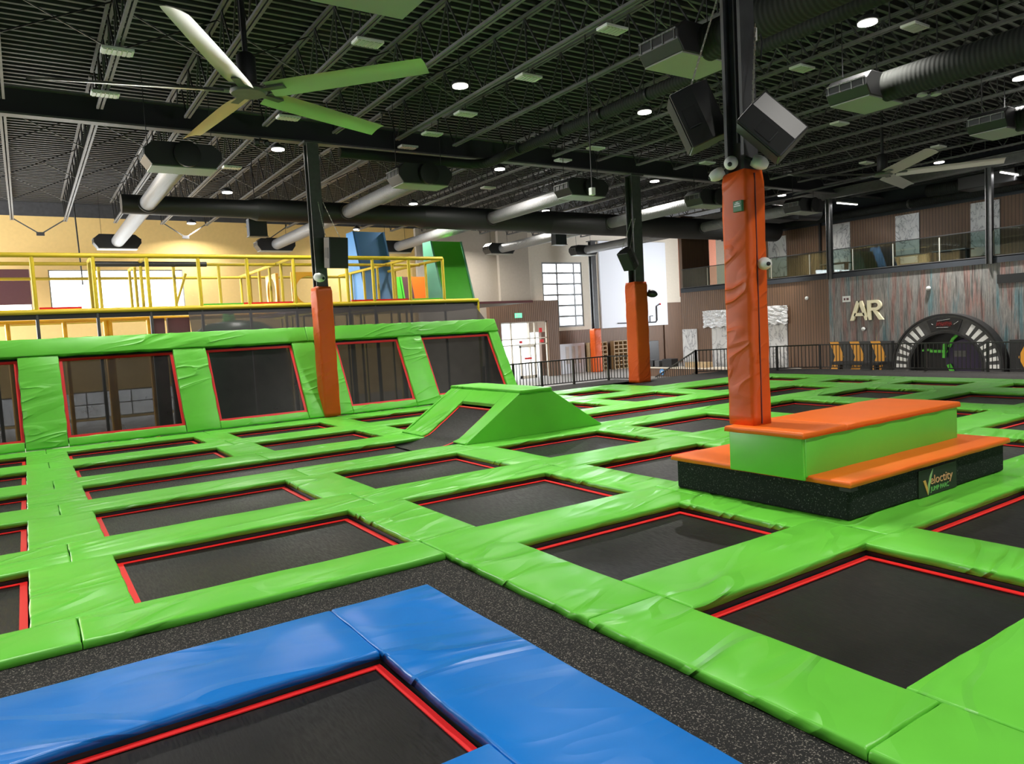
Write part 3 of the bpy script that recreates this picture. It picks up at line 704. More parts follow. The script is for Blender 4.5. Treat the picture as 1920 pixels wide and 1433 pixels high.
for y, w in ((22.6, 'at the left end of the streaked panel'), (15.05, 'above the round tunnel entrance')):
    t = thing('steel_column', f'slim dark column on the balcony edge {w}', 'column', (XR-.05, y, 4.4))
    MB().box(XR-.17, y-.13, 4.1, XR+.05, y-.09, 8.2).box(XR-.17, y+.09, 4.1, XR+.05, y+.13, 8.2).box(XR-.09, y-.09, 4.1, XR-.04, y+.09, 8.2).build('shaft', 'steel', t)

# ================================================================ ducts
YD, ZDU = 28.0, 7.34
D = thing('main_duct', 'big black round duct running across under the roof towards the right', 'duct', (20, YD, ZDU-.5))
SEG = [(3.15, 7.6, .33), (7.6, 14.4, .41), (14.4, 21, .48), (21, 27.8, .53), (27.8, 38, .56)]
for k, (a, b_, r) in enumerate(SEG):
    p = [(a, YD, ZDU), (b_-.25, YD, ZDU), (b_, YD, ZDU)]; nx = SEG[k+1][2] if k+1 < len(SEG) else r
    MB().tube(p, [r, r, nx], 28).build('duct_section', 'duct_dark', D, smooth='auto')
OCT = [(-.95, .12), (-.95, -.06), (-.78, -.30), (.78, -.30), (.95, -.06), (.95, .12), (.72, .32), (-.72, .32)]
def diffuser(parent, x, y0, y1, z, op, q=1):
    MB().prism([(a*q, c*q) for a, c in OCT], lambda a, c: (x+a, y0, z+c), lambda a, c: (x+a, y1, z+c)).build('diffuser_box', 'black_soft', parent, bevel=.02)
    g = MB()
    g.box(x-.80*q, min(y0, y1)+.03, z-.30*q-.025, x+.80*q, max(y0, y1)-.03, z-.30*q)
    g.build('bottom_tray', 'tray', parent)
    for s in (-1, 1):
        v = MB()
        for k in range(4):
            yy = min(y0, y1)+.08+(abs(y1-y0)-.16)*k/3
            v.bar((x+s*.955*q, yy, z-.06), (x+s*.955*q, yy, z+.11), .02)
        v.bar((x+s*.955*q, min(y0, y1)+.04, z+.12), (x+s*.955*q, max(y0, y1)-.04, z+.12), .03)
        v.build('vent_grille', 'duct', parent)
for k, x in enumerate((3.93, 11.0, 17.65, 24.5, 31.1)):
    near = thing('branch_duct', f'grey spiral branch duct with a black vent box above the court, {ORD[k]} from left', 'duct', (x, 25, ZDU-.3), 'branch ducts off the main duct')
    y1 = YD-SEG[k][2]+.06
    MB().tube([(x, 21.7, 7.38), (x, y1, 7.34)], .26, 20).build('duct_pipe', 'duct', near, smooth='auto')
    MB().lathe([(.30, 0), (.32, .06), (.30, .12)], (x, y1-.12, 7.34), (0, 1, 0), 20).build('collar', 'duct_dark', near)
    diffuser(near, x, 20.85, 21.75, 7.42, -1)
    MB().lathe([(.29, 0), (.33, .05), (.33, .16), (.25, .18)], (x+.05, 20.84, 7.42), (0, -1, 0), 20).build('end_cap', 'black', near, smooth='auto')
    for s in (-1, 1): MB().bar((x+s*.8, 21.3, 7.7), (x+s*.8, 21.3, 9.7), .016).build('hanger_rod', 'black', near)
    far = thing('branch_duct', f'grey spiral branch duct with a vent box near the back wall, {ORD[k]} from left', 'duct', (x, 33, ZDU-.3), 'branch ducts off the main duct')
    y0 = YD+SEG[k][2]-.06
    MB().tube([(x, y0, 7.34), (x, 37.3, 7.30)], .26, 20).build('duct_pipe', 'duct', far, smooth='auto')
    diffuser(far, x, 37.25, 38.0, 7.30, 1)
    for s in (-1, 1): MB().bar((x+s*.6, 37.6, 7.6), (x+s*.6, 37.6, 9.7), .014).build('hanger_rod', 'black', far)
for k, x in enumerate((10.85, 16.75, 23.4, 4.45)):
    t = thing('branch_duct', ['dark spiral duct ending in a vent box left of the near column', 'dark spiral duct ending in a vent box right of the near column', 'grey duct with a vent box at the right edge of the picture', 'dark vent box cut by the top edge above the large fan'][k], 'duct', (x, 5, 7.1), 'branch ducts from the nearer main duct')
    MB().tube([(x, 9.3, 7.42), (x, -2, 7.42)], .33, 24).build('duct_pipe', 'duct_side', t, smooth='auto')
    diffuser(t, x, 9.25, 10.25, 7.42, 1, .88)
    for s in (-1, 1): MB().bar((x+s*.7, 9.9, 7.7), (x+s*.7, 9.9, 9.7), .016).build('hanger_rod', 'black', t)
t = thing('exhaust_pipe', 'slim dark pipe running from above the court and turning along the girder', 'pipe', (13.7, 15, 8.0))
arc = [(13.75-.7+.7*math.cos(a), 21.2+.7*math.sin(a), 8.12) for a in [PI/2*k/6 for k in range(7)]]
MB().tube([(13.55, 4, 8.12), (13.65, 14, 8.12)]+arc+[(8.6, 21.9, 8.12)], .16, 16).build('pipe', 'duct_side', t, smooth='auto')
for y in (9, 12, 13.6, 15.4, 17.2, 19.4): MB().lathe([(.168, 0), (.172, .02), (.168, .05)], (13.62, y, 8.12), (0, 1, 0), 16).build('pipe_joint', 'black', t)
t = thing('hanging_unit', 'dark square air unit hanging below the main duct towards the back wall', 'unit', (8.0, 30, 6.5), 'hanging air units')
MB().box(7.72, 29.6, 6.62, 8.42, 30.0, 7.28).build('housing', 'navy', t, bevel=.02); MB().box(7.7, 29.58, 6.58, 8.44, 30.02, 6.62).build('bottom_trim', 'joist', t)
MB().bar((8.05, 29.8, 7.28), (8.05, 29.8, 9.78), .03).build('hanger_rod', 'black', t)
dup(t, (23.0, 30, 6.45), 'dark square air unit hanging on the duct before the cream wall', 'hanging air units')
# balcony services
t = thing('balcony_duct', 'dark round duct running the length of the balcony above the slatted wall', 'duct', (38.6, 17, 7.4)); MB().tube([(38.75, 4, 7.75), (38.75, 33, 7.75)], .22, 16).build('duct_pipe', 'duct_side', t, smooth='auto')
for y in (20.3, 14): MB().lathe([(.23, 0), (.27, .05), (.23, .1)], (38.75, y, 7.75), (0, 1, 0), 16).build('joint_ring', 'joist', t)
t = thing('balcony_duct', 'thick dark duct just inside the balcony columns under the roof', 'duct', (36.6, 17, 8.3)); MB().tube([(36.6, 4, 8.62), (36.6, 33, 8.62)], .34, 18).build('duct_pipe', 'duct_side', t, smooth='auto')
t = thing('air_handler', 'boxy dark air handling unit above the balcony by the right column', 'unit', (37.6, 16, 7.5))
MB().box(37.0, 14.8, 7.72, 38.2, 17.2, 8.34).build('housing', 'black_soft', t, bevel=.04); MB().box(37.1, 11.6, 7.9, 37.9, 14.8, 8.2).build('duct_box', 'duct_side', t, bevel=.03); MB().tube([(37.5, 17.2, 8.0), (37.5, 18.8, 8.05)], .30, 16).build('silencer', 'duct_side', t, smooth='auto')
t = thing('air_handler', 'black vent unit hanging behind the top of the near wrap', 'unit', (33, 24.6, 7.3))
MB().box(31.6, 23.4, 7.2, 33.8, 24.6, 7.9).build('housing', 'black', t, bevel=.05)
MB().tube([(33.8, 24, 7.62), (36.2, 24, 7.7)], .36, 16).build('duct_pipe', 'black_soft', t, smooth='auto')

# ================================================================ lamps
LED = [(9.80, 16.43, 8.62), (16.0, 16.2, 8.62), (15.9, 9.2, 8.62), (16.0, 24.2, 8.62), (7.42, 24.2, 8.62), (24.05, 23.9, 8.62), (16.1, 32.0, 8.62), (7.5, 31.7, 8.62), (23.9, 31.9, 8.62),
       (23.9, 38.9, 8.62), (33.8, 24.4, 8.62), (23.9, 9.4, 8.62), (7.62, 40.1, 8.62), (33.9, 16.5, 8.62), (16.6, 40.4, 8.62), (2.12, 22.9, 8.62)]
LN = ['above the large fan blade', 'left of the near column', 'at the top right of the near column', 'behind the girder above the long ducts', 'behind the girder near the large fan', 'right of the corner column top',
      'above the middle of the main duct', 'above the left end of the main duct', 'above the main duct by the third vent box', 'under the main duct near the green tower', 'over the balcony corner behind the near wrap',
      'at the right edge high under the roof', 'beside the yellow wall top', 'behind the far fan blades', 'beside the blue tower top', 'below the girder at the far left']
LP = None
for i, (p, w) in enumerate(zip(LED, LN)):
    if i == 0:
        LP = thing('high_bay_lamp', f'lit round white lamp {w}', 'lamp', p, 'lit ceiling lamps'); x, y, z = p
        MB().lathe([(.19, .03), (.22, .05), (.22, .12), (.12, .17), (.05, .22)], p, (0, 0, 1), 20).build('housing', 'black_soft', LP, smooth='auto')
        MB().lathe([(.20, .0), (.20, .03)], p, (0, 0, 1), 20).build('lens', 'led', LP)
        MB().bar((x, y, z+.2), (x, y, z+1.15), .014).build('hanger_rod', 'black', LP)
    else: dup(LP, p, f'lit round white lamp {w}')
def lamp_light(p, wt):
    l = bpy.data.lights.new('lamp_glow', 'AREA'); l.shape = 'DISK'; l.size = .42; l.energy = wt*(1+max(0, p[0]-12)*.035); l.color = (1, .965, .90); l.spread = math.radians(150 if p[1] > 20 else 115)
    o = bpy.data.objects.new('lamp_glow', l); COL.objects.link(o); o.location = (p[0], p[1], p[2]-.03); o['kind'] = 'helper'; o.visible_camera = False
for k, p in enumerate(LED): lamp_light(p, LAMP_W*(.4 if k == 2 else 1))
OUT = [(x, y, 8.62) for x in (-.9, 7.4, 16, 24, 32) for y in (1.5, 9.2)] + [(-5, 16.3, 8.62), (-5, 24, 8.62), (-5, 32, 8.62), (-5, 40, 8.62), (43, 2, 8.62)]
for p in OUT:                                       # the same lamps carry on over the rest of the hall, out of the picture
    q = pix(p)
    if q and -40 < q[0] < 1960 and -40 < q[1] < 1480: continue
    lamp_light(p, LAMP_W*.75); dup(LP, p, 'lit round white lamp over the hall beside and behind the photographer', 'lit lamps beyond the picture')
PAN = [(2.11, 17.08), (2.13, 20.0), (6.48, 14.5), (10.73, 11.7), (10.79, 14.82), (10.87, 18.02), (10.96, 20.21), (10.95, 21.9), (17.06, 19.71), (17.09, 21.6), (16.74, 11.4), (16.76, 8.63), (22.73, 14.16), (22.94, 19.9), (6.51, 26.56), (6.55, 20.22), (17.12, 26.87), (29.9, 14.57), (29.8, 17.4)]
PNM = ['high above the left fan blade', 'just above the left fan blade tip line', 'above the upper green fan blade', 'below the top edge left of the near vent box', 'second up the joist line left of the near vent box', 'third along the joist line towards the girder',
       'fourth along the joist line towards the girder', 'nearest the girder above the first column', 'on the joist above the corner column', 'closest to the girder left of the corner column', 'right of the near column high up', 'near the top edge right of the bright lamp',
       'above the far fan', 'just left of the near column cameras', 'behind the first vent box near the yellow wall', 'just below the lower fan blade', 'behind the girder above the third duct', 'beside the raised blade of the far fan', 'behind the hub of the far fan']
PP = None
for (x, y), w in zip(PAN, PNM):
    if PP is None:
        PP = thing('panel_lamp', f'unlit ribbed rectangular lamp {w}', 'lamp', (x, y, 8.44), 'unlit panel lamps')
        hs = MB().box(x-.30, y-.17, 8.47, x+.30, y+.17, 8.53).build('housing', 'white', PP, bevel=.01)
        m = MB()
        for i in range(6): m.box(x-.27+.09*i, y-.15, 8.455, x-.27+.09*i+.065, y+.15, 8.47)
        m.build('lens_ribs', 'unlit', hs)
        MB().bar((x, y, 8.53), (x, y, 9.76), .012).build('hanger_rod', 'black', PP)
    else: dup(PP, (x, y, 8.44), f'unlit ribbed rectangular lamp {w}')
for x0, x1, y, w in ((35.5, 37.3, 22.35, 'at the left balcony column'), (35.5, 37.4, 14.75, 'at the right balcony column')):
    t = thing('tube_lamp', f'bright linear tube lamp over the balcony {w}', 'lamp', ((x0+x1)/2, y, 7.95), 'balcony tube lamps')
    MB().box(x0, y-.05, 8.0, x1, y+.05, 8.06).build('housing', 'white', t); MB().box(x0+.02, y-.045, 7.955, x1-.02, y+.045, 8.0).build('tube', 'tube', t)
    for x in (x0+.3, x1-.3): MB().bar((x, y, 8.06), (x, y, 9.7), .012).build('hanger_rod', 'black', t)
    l = bpy.data.lights.new('tube_glow', 'AREA'); l.shape = 'RECTANGLE'; l.size = x1-x0; l.size_y = .08; l.energy = 35; o = bpy.data.objects.new('tube_glow', l); COL.objects.link(o); o.location = ((x0+x1)/2, y, 7.94); o['kind'] = 'helper'; o.visible_camera = False

# ================================================================ big ceiling fans
def fan(c, R, a0, label, hm):
    x, y, z = c
    t = thing('ceiling_fan', label, 'fan', c)
    MB().lathe([(.30, -.05), (.34, 0), (.30, .06), (.16, .10)], c, (0, 0, 1), 24).build('hub', 'joist', t, smooth='auto')
    MB().lathe([(.14, .1), (.17, .14), (.17, .62), (.12, .68), (.05, .7), (.05, 2.4)], c, (0, 0, 1), 20).build('motor', 'black', t, smooth='auto')
    MB().bar((x, y, z+2.35), (x+.9, y, 9.6), .02).bar((x, y, z+1.9), (x-.9, y+.4, 9.6), .012).build('guy_wires', 'black', t)
    for k in range(5):
        a = math.radians(a0+72*k); d = Vector((math.cos(a), math.sin(a), 0)); p = Vector((-d.y, d.x, 0)); b = MB(); vs = []
        st = [(.42, .21), (.7, .235), (1.4, .235), (2.4, .22), (R-.12, .20), (R, .19)]
        prof = [(-1, -.15), (-.5, .02), (0, .08), (.5, .09), (1, .02), (.5, .045), (0, .03), (-.5, -.03)]
        for r, w in st:
            for q, h in prof: vs.append(Vector(c) + d*r + p*q*w + Vector((0, 0, h*.32 - q*.09)))
        n = len(prof); fs = [(j*n+i, j*n+(i+1) % n, (j+1)*n+(i+1) % n, (j+1)*n+i) for j in range(len(st)-1) for i in range(n)]
        fs += [tuple(range(n-1, -1, -1)), tuple((len(st)-1)*n+i for i in range(n))]
        bl = b.add(vs, fs).build('blade', 'fan', t, smooth='auto')
        MB().bar(Vector(c)+d*.15, Vector(c)+d*.75, .16, .03).build('blade_holder', 'joist', bl)
fan((3.82, 13.97, 7.0), 3.45, -120, 'huge five bladed ceiling fan over the left half of the court', 'black')
fan((24.97, 14.02, 7.0), 3.55, -129, 'distant five bladed ceiling fan right of the near column', 'black')

# ================================================================ play structure behind the wall
PS = thing('soft_play_structure', 'yellow padded two storey soft play frame behind the sloped wall', 'play frame', (7, 29, ZF))
ZT, ZM, YF = 5.37, 3.68, 26.0
PX = [-2.2, -.7, .42, 2.0, 3.5, 5.04, 6.6, 8.2, 10.17, 11.2, 12.7, 14.2]
def ptube(name, pts, r=.06, m='yellow'): return MB().tube(pts, r, 10).build(name, m, PS, smooth='auto')
for x in PX:
    ptube('upper_post', [(x, YF, ZM), (x, YF, ZT)]); ptube('lower_post', [(x, YF, ZF), (x, YF, ZM-.05)], .05, 'steel')
ptube('lower_post', [(15.75, YF, ZF), (15.75, YF, ZM)], .06)
ptube('top_rail', [(-3.4, YF, ZT), (14.2, YF, ZT)], .075); ptube('deck_rail', [(-3.4, YF, ZM), (15.75, YF, ZM)], .085)
MB().box(-3.4, YF-.04, ZM-.22, 15.7, YF+.04, ZM-.07).build('deck_edge', 'black', PS)
MB().box(8.8, YF+.1, ZM-.16, 18.6, 34, ZM-.06).build('deck_floor', 'maroon', PS)
MB().box(.5, YF+.0, ZM+.08, 1.6, YF+.12, ZM+.14).box(6.4, YF, ZM+.08, 8.1, YF+.12, ZM+.14).box(10.3, YF, ZM+.08, 12.6, YF+.12, ZM+.14).build('red_kerb', 'red', PS)
MB().box(5.1, YF, ZM+.08, 6.4, YF+.12, ZM+.13).box(12.8, YF, ZM+.08, 14.1, YF+.12, ZM+.13).build('green_kerb', 'lime', PS)
for x, n in ((-.7, 4), (2.0, 1), (3.5, 3), (8.2, 5), (12.7, 5), (14.2, 5)):
    ptube('side_rail', [(x, YF, ZT-.02), (x, YF+1.5*n, ZT-.02)], .06)
    for k in range(1, n+1): ptube('upper_post', [(x, YF+1.5*k, ZM), (x, YF+1.5*k, ZT)], .055)
for y in (28.0, 33.5): ptube('rear_rail', [(-3.4, y, ZT-.05), (14.2, y, ZT-.05)], .06)
for x in (-.7, 2.3, 4.6, 6.1): ptube('upper_post', [(x, 28, ZM), (x, 28, ZT-.05)], .055)
ptube('brace', [(5.1, 32, ZM), (5.7, 32, ZT)], .05)
ptube('roll_bar', [(2.1, 27.5, ZT-.1), (5.6, 27.5, ZT-.1)], .09, 'black_soft')
for y, z in ((31.0, 3.58), (33.5, 3.62)): ptube('low_rail', [(-3.4, y, z), (15.5, y, z)], .07, 'amber' if y < 32 else 'yellow')
for x in (-.4, 1.3, 2.6, 2.75, 4.05, 9.3, 12.2, 14.5):
    ptube('inner_post', [(x, 31.0, ZF), (x, 31.0, 3.58)], .08, 'amber' if x < 5 else 'yellow')
for x in (9.4, 11.2, 13.2):
    ptube('side_rail', [(x, YF, 3.45), (x, 33, 3.45)], .05)
    for k in range(1, 5): ptube('inner_post', [(x, YF+1.5*k, ZF), (x, YF+1.5*k, 3.45)], .045)
MB().add([(-3.4, 26.09, ZM), (14.2, 26.09, ZM), (14.2, 26.09, ZT), (-3.4, 26.09, ZT)], [(0, 1, 2, 3)]).build('upper_net', 'net_pale', PS)
MB().add([(-3.4, 26.12, .5), (9.2, 26.12, .5), (9.2, 26.12, ZM), (-3.4, 26.12, ZM)], [(0, 1, 2, 3)]).build('lower_net', 'net_pale', PS)
tag(MB().add([(4.6, 25.3, 2.2), (16.15, 25.3, 2.2), (15.5, 25.955, 3.55), (4.6, 25.955, 3.55)], [(0, 1, 2, 3)]).build('safety_net', 'net_dark'), 'dark safety net stretched behind the top of the sloped wall', 'net')
# climb-through ring panels
def ring(c, ax, label):
    x, y, z = c
    if ax == 'y': F0, F1 = (lambda a, b_: (x+a, y, z+b_)), (lambda a, b_: (x+a, y+.12, z+b_))
    else: F0, F1 = (lambda a, b_: (x, y+a, z+b_)), (lambda a, b_: (x+.12, y+a, z+b_))
    n = 32; R0 = .56; ou = []; inn = []
    for k in range(n):
        a = 2*PI*k/n; c_, s_ = math.cos(a), math.sin(a); q = .72/max(abs(c_), abs(s_)); ou.append((c_*q, s_*q)); inn.append((c_*R0, s_*R0))
    vs = [F0(*p) for p in ou]+[F0(*p) for p in inn]+[F1(*p) for p in ou]+[F1(*p) for p in inn]; fs = []
    for k in range(n):
        j = (k+1) % n
        fs += [(k, j, n+j, n+k), (2*n+j, 2*n+k, 3*n+k, 3*n+j), (n+k, n+j, 3*n+j, 3*n+k), (j, k, 2*n+k, 2*n+j)]
    return tag(MB().add(vs, fs).build('crawl_ring', 'amber', None, bevel=.02), label, 'panel', 'amber crawl rings')
ring((9.75, 29.0, 4.42), 'y', 'amber plastic crawl ring facing the court in the play frame')
ring((8.55, 30.2, 4.42), 'x', 'amber plastic crawl ring turned sideways in the play frame')
# slide towers
def tower(name, x0, x1, yt, zt, m, ms, label, sl=.33, z0=0):
    t = thing(name, label, 'slide', ((x0+x1)/2, yt, z0)); yb = yt-sl*(zt-z0)
    poly = [(yt, zt), (yb, z0), (yt+.8, z0), (yt+.8, zt)]
    MB().prism(poly, lambda a, z: (x0+.05, a, z), lambda a, z: (x1-.05, a, z)).build('sliding_face', m, t)
    MB().prism(poly, lambda a, z: (x0-.03, a-.06, z), lambda a, z: (x0+.05, a-.06, z+.02)).build('side_panel', ms, t)
    MB().prism(poly, lambda a, z: (x1-.05, a-.06, z), lambda a, z: (x1+.03, a-.06, z+.02)).build('side_panel', ms, t)
tower('slide_tower', 16.45, 18.12, 31.2, 6.78, 'tower_green', 'teal', 'tall green leaning slide tower at the right end of the play frame', z0=ZM-.06)
tower('slide_tower', 12.85, 14.35, 31.8, 7.22, 'skyblue', 'skyblue', 'tall sky blue leaning slide tower behind the play frame', z0=ZM-.06)
for x0, x1, m, ms, lab in ((14.9, 15.6, 'tower_green', 'tower_green', 'low green slide lane behind the yellow rails'), (15.65, 16.1, 'maroon', 'maroon', 'narrow maroon slide panel between green and orange lanes'), (16.15, 17.1, 'orange', 'orange', 'orange slide lane left of the green tower')):
    tower('slide_lane', x0, x1, 32.9, 5.25, m, ms, lab, .25, ZM-.06)
tag(MB().box(17.3, 33.5, ZM-.06, 18.4, 33.6, 5.35).build('play_divider', 'teal'), 'pale teal panel low beside the green slide tower', 'panel')
tag(MB().box(-3.2, 39.5, 4.72, .5, 39.9, 6.28).build('foam_screen', 'maroon'), 'dark maroon screen in front of the leftmost upper window', 'screen')
t = thing('tube_slide', 'dark green rounded slide hump on the lower play floor', 'slide', (7.2, 29.5, ZF))
MB().lathe([(1.9, 0), (1.85, 2.9), (1.6, 3.8), (1.0, 4.2), (.15, 4.32)], (6.7, 28.8, ZF), (0, 0, 1), 28).build('hump', plain('dark_green_plastic', (.02, .12, .05), .35), t, smooth=True)
MB().lathe([(.25, 0), (.18, .4), (.05, .62)], (6.5, 28.8, ZF+4.28), (0, 0, 1), 12).build('knob', 'lime', t, smooth='auto')
for k, (x0, x1, lab) in enumerate(((3.95, 4.35, 'narrow'), (4.45, 5.2, 'wide'))):
    tag(MB().box(x0, 29.2, ZF, x1, 29.5, 3.5).build('foam_divider', 'maroon'), f'{lab} maroon foam panel on the lower play floor', 'panel', 'maroon foam dividers')

# ================================================================ railing round the deck
RH = 1.07
rp = None
def rail(p, q, label, zp=ZD, zq=ZD):
    p, q = Vector((*p, zp)), Vector((*q, zq)); L = (q-p).length; d = (q-p)/L; flat = Vector((d.x, d.y, 0)).normalized()
    t = thing('railing_section', label, 'railing', p, 'black railing sections')
    U = Vector((0, 0, 1))
    MB().bar(p+U*RH, q+U*RH, .06, .05).build('top_rail', 'black_soft', t); MB().bar(p+U*.1, q+U*.1, .04).build('bottom_rail', 'black_soft', t)
    MB().box(p.x-.04, p.y-.04, p.z, p.x+.04, p.y+.04, p.z+RH+.03).build('post', 'black_soft', t)
    n = max(2, int(L/.145)); b0 = None
    for k in range(1, n):
        a = p + (q-p)*k/n
        if b0 is None: b0 = MB().box(a.x-.012, a.y-.012, a.z+.1, a.x+.012, a.y+.012, a.z+RH).build('baluster', 'black_soft', t); a0 = a
        else:
            c = b0.copy(); COL.objects.link(c); c.parent = t; c.location = a-a0
    return t
back = [(14.95, 24.55), (16.35, 24.55), (17.75, 24.55), (19.4, 24.5), (21.35, 24.5)]
for i in range(len(back)-1): rail(back[i], back[i+1], f'black metal railing section behind the court, {ORD[i]} from the sloped wall')
rail(back[-1], (21.8, 22.85), 'short black railing section meeting the corner column')
side = [(25.3, 23.0), (26.4, 22.1), (28.0, 20.7), (28.95, 19.2), (28.98, 16.9), (28.98, 14.7), (28.98, 12.5), (28.98, 10.3), (28.98, 8.1)]
SN_ = ['at the head of the stairs', 'left of the near orange column', 'half hidden behind the near orange column', 'right of the near orange column', 'before the striped orange panel', 'before the tunnel entrance', 'right half of the tunnel entrance', 'at the right picture edge', 'outside the right picture edge']
for i in range(len(side)-1): rail(side[i], side[i+1], f'black metal railing section {SN_[i]}')
rail((25.3, 23.0), (25.3, 25.6), 'sloping black stair railing leading down from the deck', ZD, ZF-.35)
t = thing('stair_flight', 'dark stairs descending from the carpet deck between column and railing', 'stairs', (23.6, 24, ZF))
m = MB()
for k in range(4): m.box(21.95, 23.1+.5*k, ZF, 25.25, 23.6+.5*k, ZD-.2*(k+1))
m.build('steps', 'carpet', t)
tag(MB().add([(15.0, 25.0, ZF+.01), (22, 25.6, ZF+.01), (21, 29.5, ZF+.01), (15, 29.5, ZF+.01), (15.0, 25.0, -.5), (22, 25.6, -.95), (21, 29.5, -.8), (15, 29.5, -.2)], [(0, 3, 2, 1), (4, 5, 6, 7), (0, 1, 5, 4), (1, 2, 6, 5), (2, 3, 7, 6), (3, 0, 4, 7)]).build('landing_mat', 'green_tight'), 'green sloping landing mat on the floor behind the railing', 'mat')

# ================================================================ things on and before the right-hand wall
XW = XR-.005
def wallbox(name, y0, z0, y1, z1, th, m, label, cat, group=None, x=XR, bevel=0): return tag(MB().box(x-th, y0, z0, x-.002, y1, z1).build(name, m, None, bevel=bevel), label, cat, group)
for y0, y1, z1, lab in ((31.8, 33.0, 1.8, 'plain marble slab low on the brown wall, farthest from the streaked panel'), (29.3, 30.6, 1.9, 'marble slab under the left foil sheet'), (25.28, 26.68, 1.92, 'marble slab under the right foil sheet')):
    wallbox('marble_slab', y0, ZF, y1, z1, .06, 'marble', lab, 'wall panel', 'marble slabs on the lower wall')
for y0, y1, z0, lab in ((28.4, 31.13, 1.85, 'crumpled silver foil sheet on the brown wall left of the near column'), (25.15, 27.9, 1.88, 'crumpled silver foil sheet on the brown wall right of the near column')):
    n = 14; vs = []; rn = random.Random(y0)
    for j in range(n+1):
        for i in range(n+1): vs.append((XR-.10-.07*rn.random(), y0+(y1-y0)*i/n+.03*rn.uniform(-1, 1), z0+(1.02)*j/n-(.06*math.sin(i*1.9) if j == 0 else 0)))
    fs = [(j*(n+1)+i, j*(n+1)+i+1, (j+1)*(n+1)+i+1, (j+1)*(n+1)+i) for j in range(n) for i in range(n)]
    o = MB().add(vs, fs).build('foil_sheet', 'foil'); tag(o, lab, 'foil sheet', 'foil sheets over marble')
    s = o.modifiers.new('thickness', 'SOLIDIFY'); s.thickness = .06; s.offset = -1
for y0, y1, z1, lab in ((28.2, 29.5, 7.22, 'marble slab on the upper wall right beside the near column'), (24.1, 25.15, 7.42, 'marble slab on the upper wall right of the left balcony column'), (20.25, 21.5, 7.32, 'marble slab in the middle of the upper wall'), (16.45, 17.75, 7.34, 'marble slab on the upper wall behind the right balcony column')):
    wallbox('marble_slab', y0, 4.75, y1, z1, .05, 'marble', lab, 'wall panel', 'marble slabs on the upper wall', XB-(.12 if y0 > 25.9 else 0))
def letter(polys, y0, z0, label, nm):
    b = MB()
    for p in polys: b.prism(p, lambda a, z: (XR-.02, y0-a, z0+z), lambda a, z: (XR-.14, y0-a, z0+z))
    return tag(b.build(nm, plain('cream_sign_face', (.86, .80, .56), .5)), label, 'letter', 'raised letters on the wall')
letter([[(0, 0), (.20, 0), (.55, .98), (.36, .98)], [(.80, 0), (1.0, 0), (.64, .98), (.45, .98)], [(.20, .22), (.80, .22), (.74, .38), (.26, .38)]], 21.52, 1.89, 'raised cream letter A on the streaked wall', 'wall_letter')
arcp = [(.44+.28*math.cos(a), .72+.26*math.sin(a)) for a in [PI/2-PI*k/10 for k in range(11)]]; arci = [(.44+.11*math.cos(a), .72+.11*math.sin(a)) for a in [PI/2-PI*k/10 for k in range(11)]]
letter([[(0, 0), (.19, 0), (.19, .98), (0, .98)], [(.19, .83), (.44, .83), (.44, .98), (.19, .98)], [(.19, .46), (.44, .46), (.44, .61), (.19, .61)]] + [[arcp[k], arcp[k+1], arci[k+1], arci[k]] for k in range(10)] + [[(.28, .47), (.47, .47), (.82, 0), (.60, 0)]], 20.60, 1.89, 'raised cream letter R on the streaked wall', 'wall_letter')
t = thing('wall_notice', 'small white notice with grey print on the streaked wall above the letters', 'notice', (XR, 21.75, 2.9))
MB().box(XR-.03, 21.55, 2.86, XR-.002, 21.97, 3.16).build('plate', 'white', t); MB().box(XR-.035, 21.62, 2.95, XR-.03, 21.75, 3.06).box(XR-.035, 21.80, 2.95, XR-.03, 21.9, 3.06).build('print', 'maroon', t)
wallbox('wall_vent', 11.0, 3.22, 14.78, 3.6, .05, 'black', 'long black vent slot high on the streaked wall at the right edge', 'vent')
for y, z, lab in ((17.65, 3.24, 'small white camera on the streaked wall above the tunnel'), (24.0, 3.2, 'tiny white sensor on the brown wall left of the streaked panel'), (20.85, 1.45, 'small white sensor under the raised letters')):
    t = thing('wall_sensor', lab, 'sensor', (XR-.1, y, z)); MB().lathe([(.06, 0), (.10, .03), (.10, .08), (.06, .13), (.02, .14)], (XR-.01, y, z), (-1, 0, 0), 14).build('dome', 'white', t, smooth='auto')
wallbox('light_switch', 14.3, 5.75, 14.6, 5.87, .05, 'white', 'small white twin lamp on the upper wall at the right edge', 'switch', x=XB)
# striped crash panels
def stripes(y0, y1, z0, z1, n, flip, label):
    t = thing('chevron_panel', label, 'wall panel', (XR-.2, (y0+y1)/2, z0)); MB().box(XR-.32, y0, z0, XR-.06, y1, z1).build('backing', 'black_soft', t)
    w = (y1-y0)/n; h = z1-z0
    for k in range(n):
        a = y1-w*k-.05; s = -1 if flip else 1
        zl = -.68; zm = (zl+z1)/2
        pts = [(a, zl), (a-w*.44, zl), (a-w*.70, zm), (a-w*.44, z1), (a, z1), (a-w*.26, zm)]
        if flip: pts = [(y0+y1-p[0], p[1]) for p in pts]
        MB().prism(pts, lambda q, z: (XR-.335, q, z), lambda q, z: (XR-.321, q, z)).build('chevron', 'chevron', t)
    return t
stripes(19.3, 22.6, ZF, .84, 3, False, 'black panel with orange arrow stripes left of the tunnel')
stripes(11.6, 14.2, ZF, .80, 2, True, 'black panel with orange arrow stripes at the right edge')
t = thing('bench_top', 'black padded bench before the orange striped panel', 'bench', (34.2, 20.6, ZF)); MB().box(33.9, 19.4, -.28, 34.6, 21.9, -.12).build('seat', 'black', t, bevel=.03)
for y in (19.7, 21.6): MB().box(34.1, y-.05, ZF, 34.4, y+.05, -.28).build('leg', 'black', t)
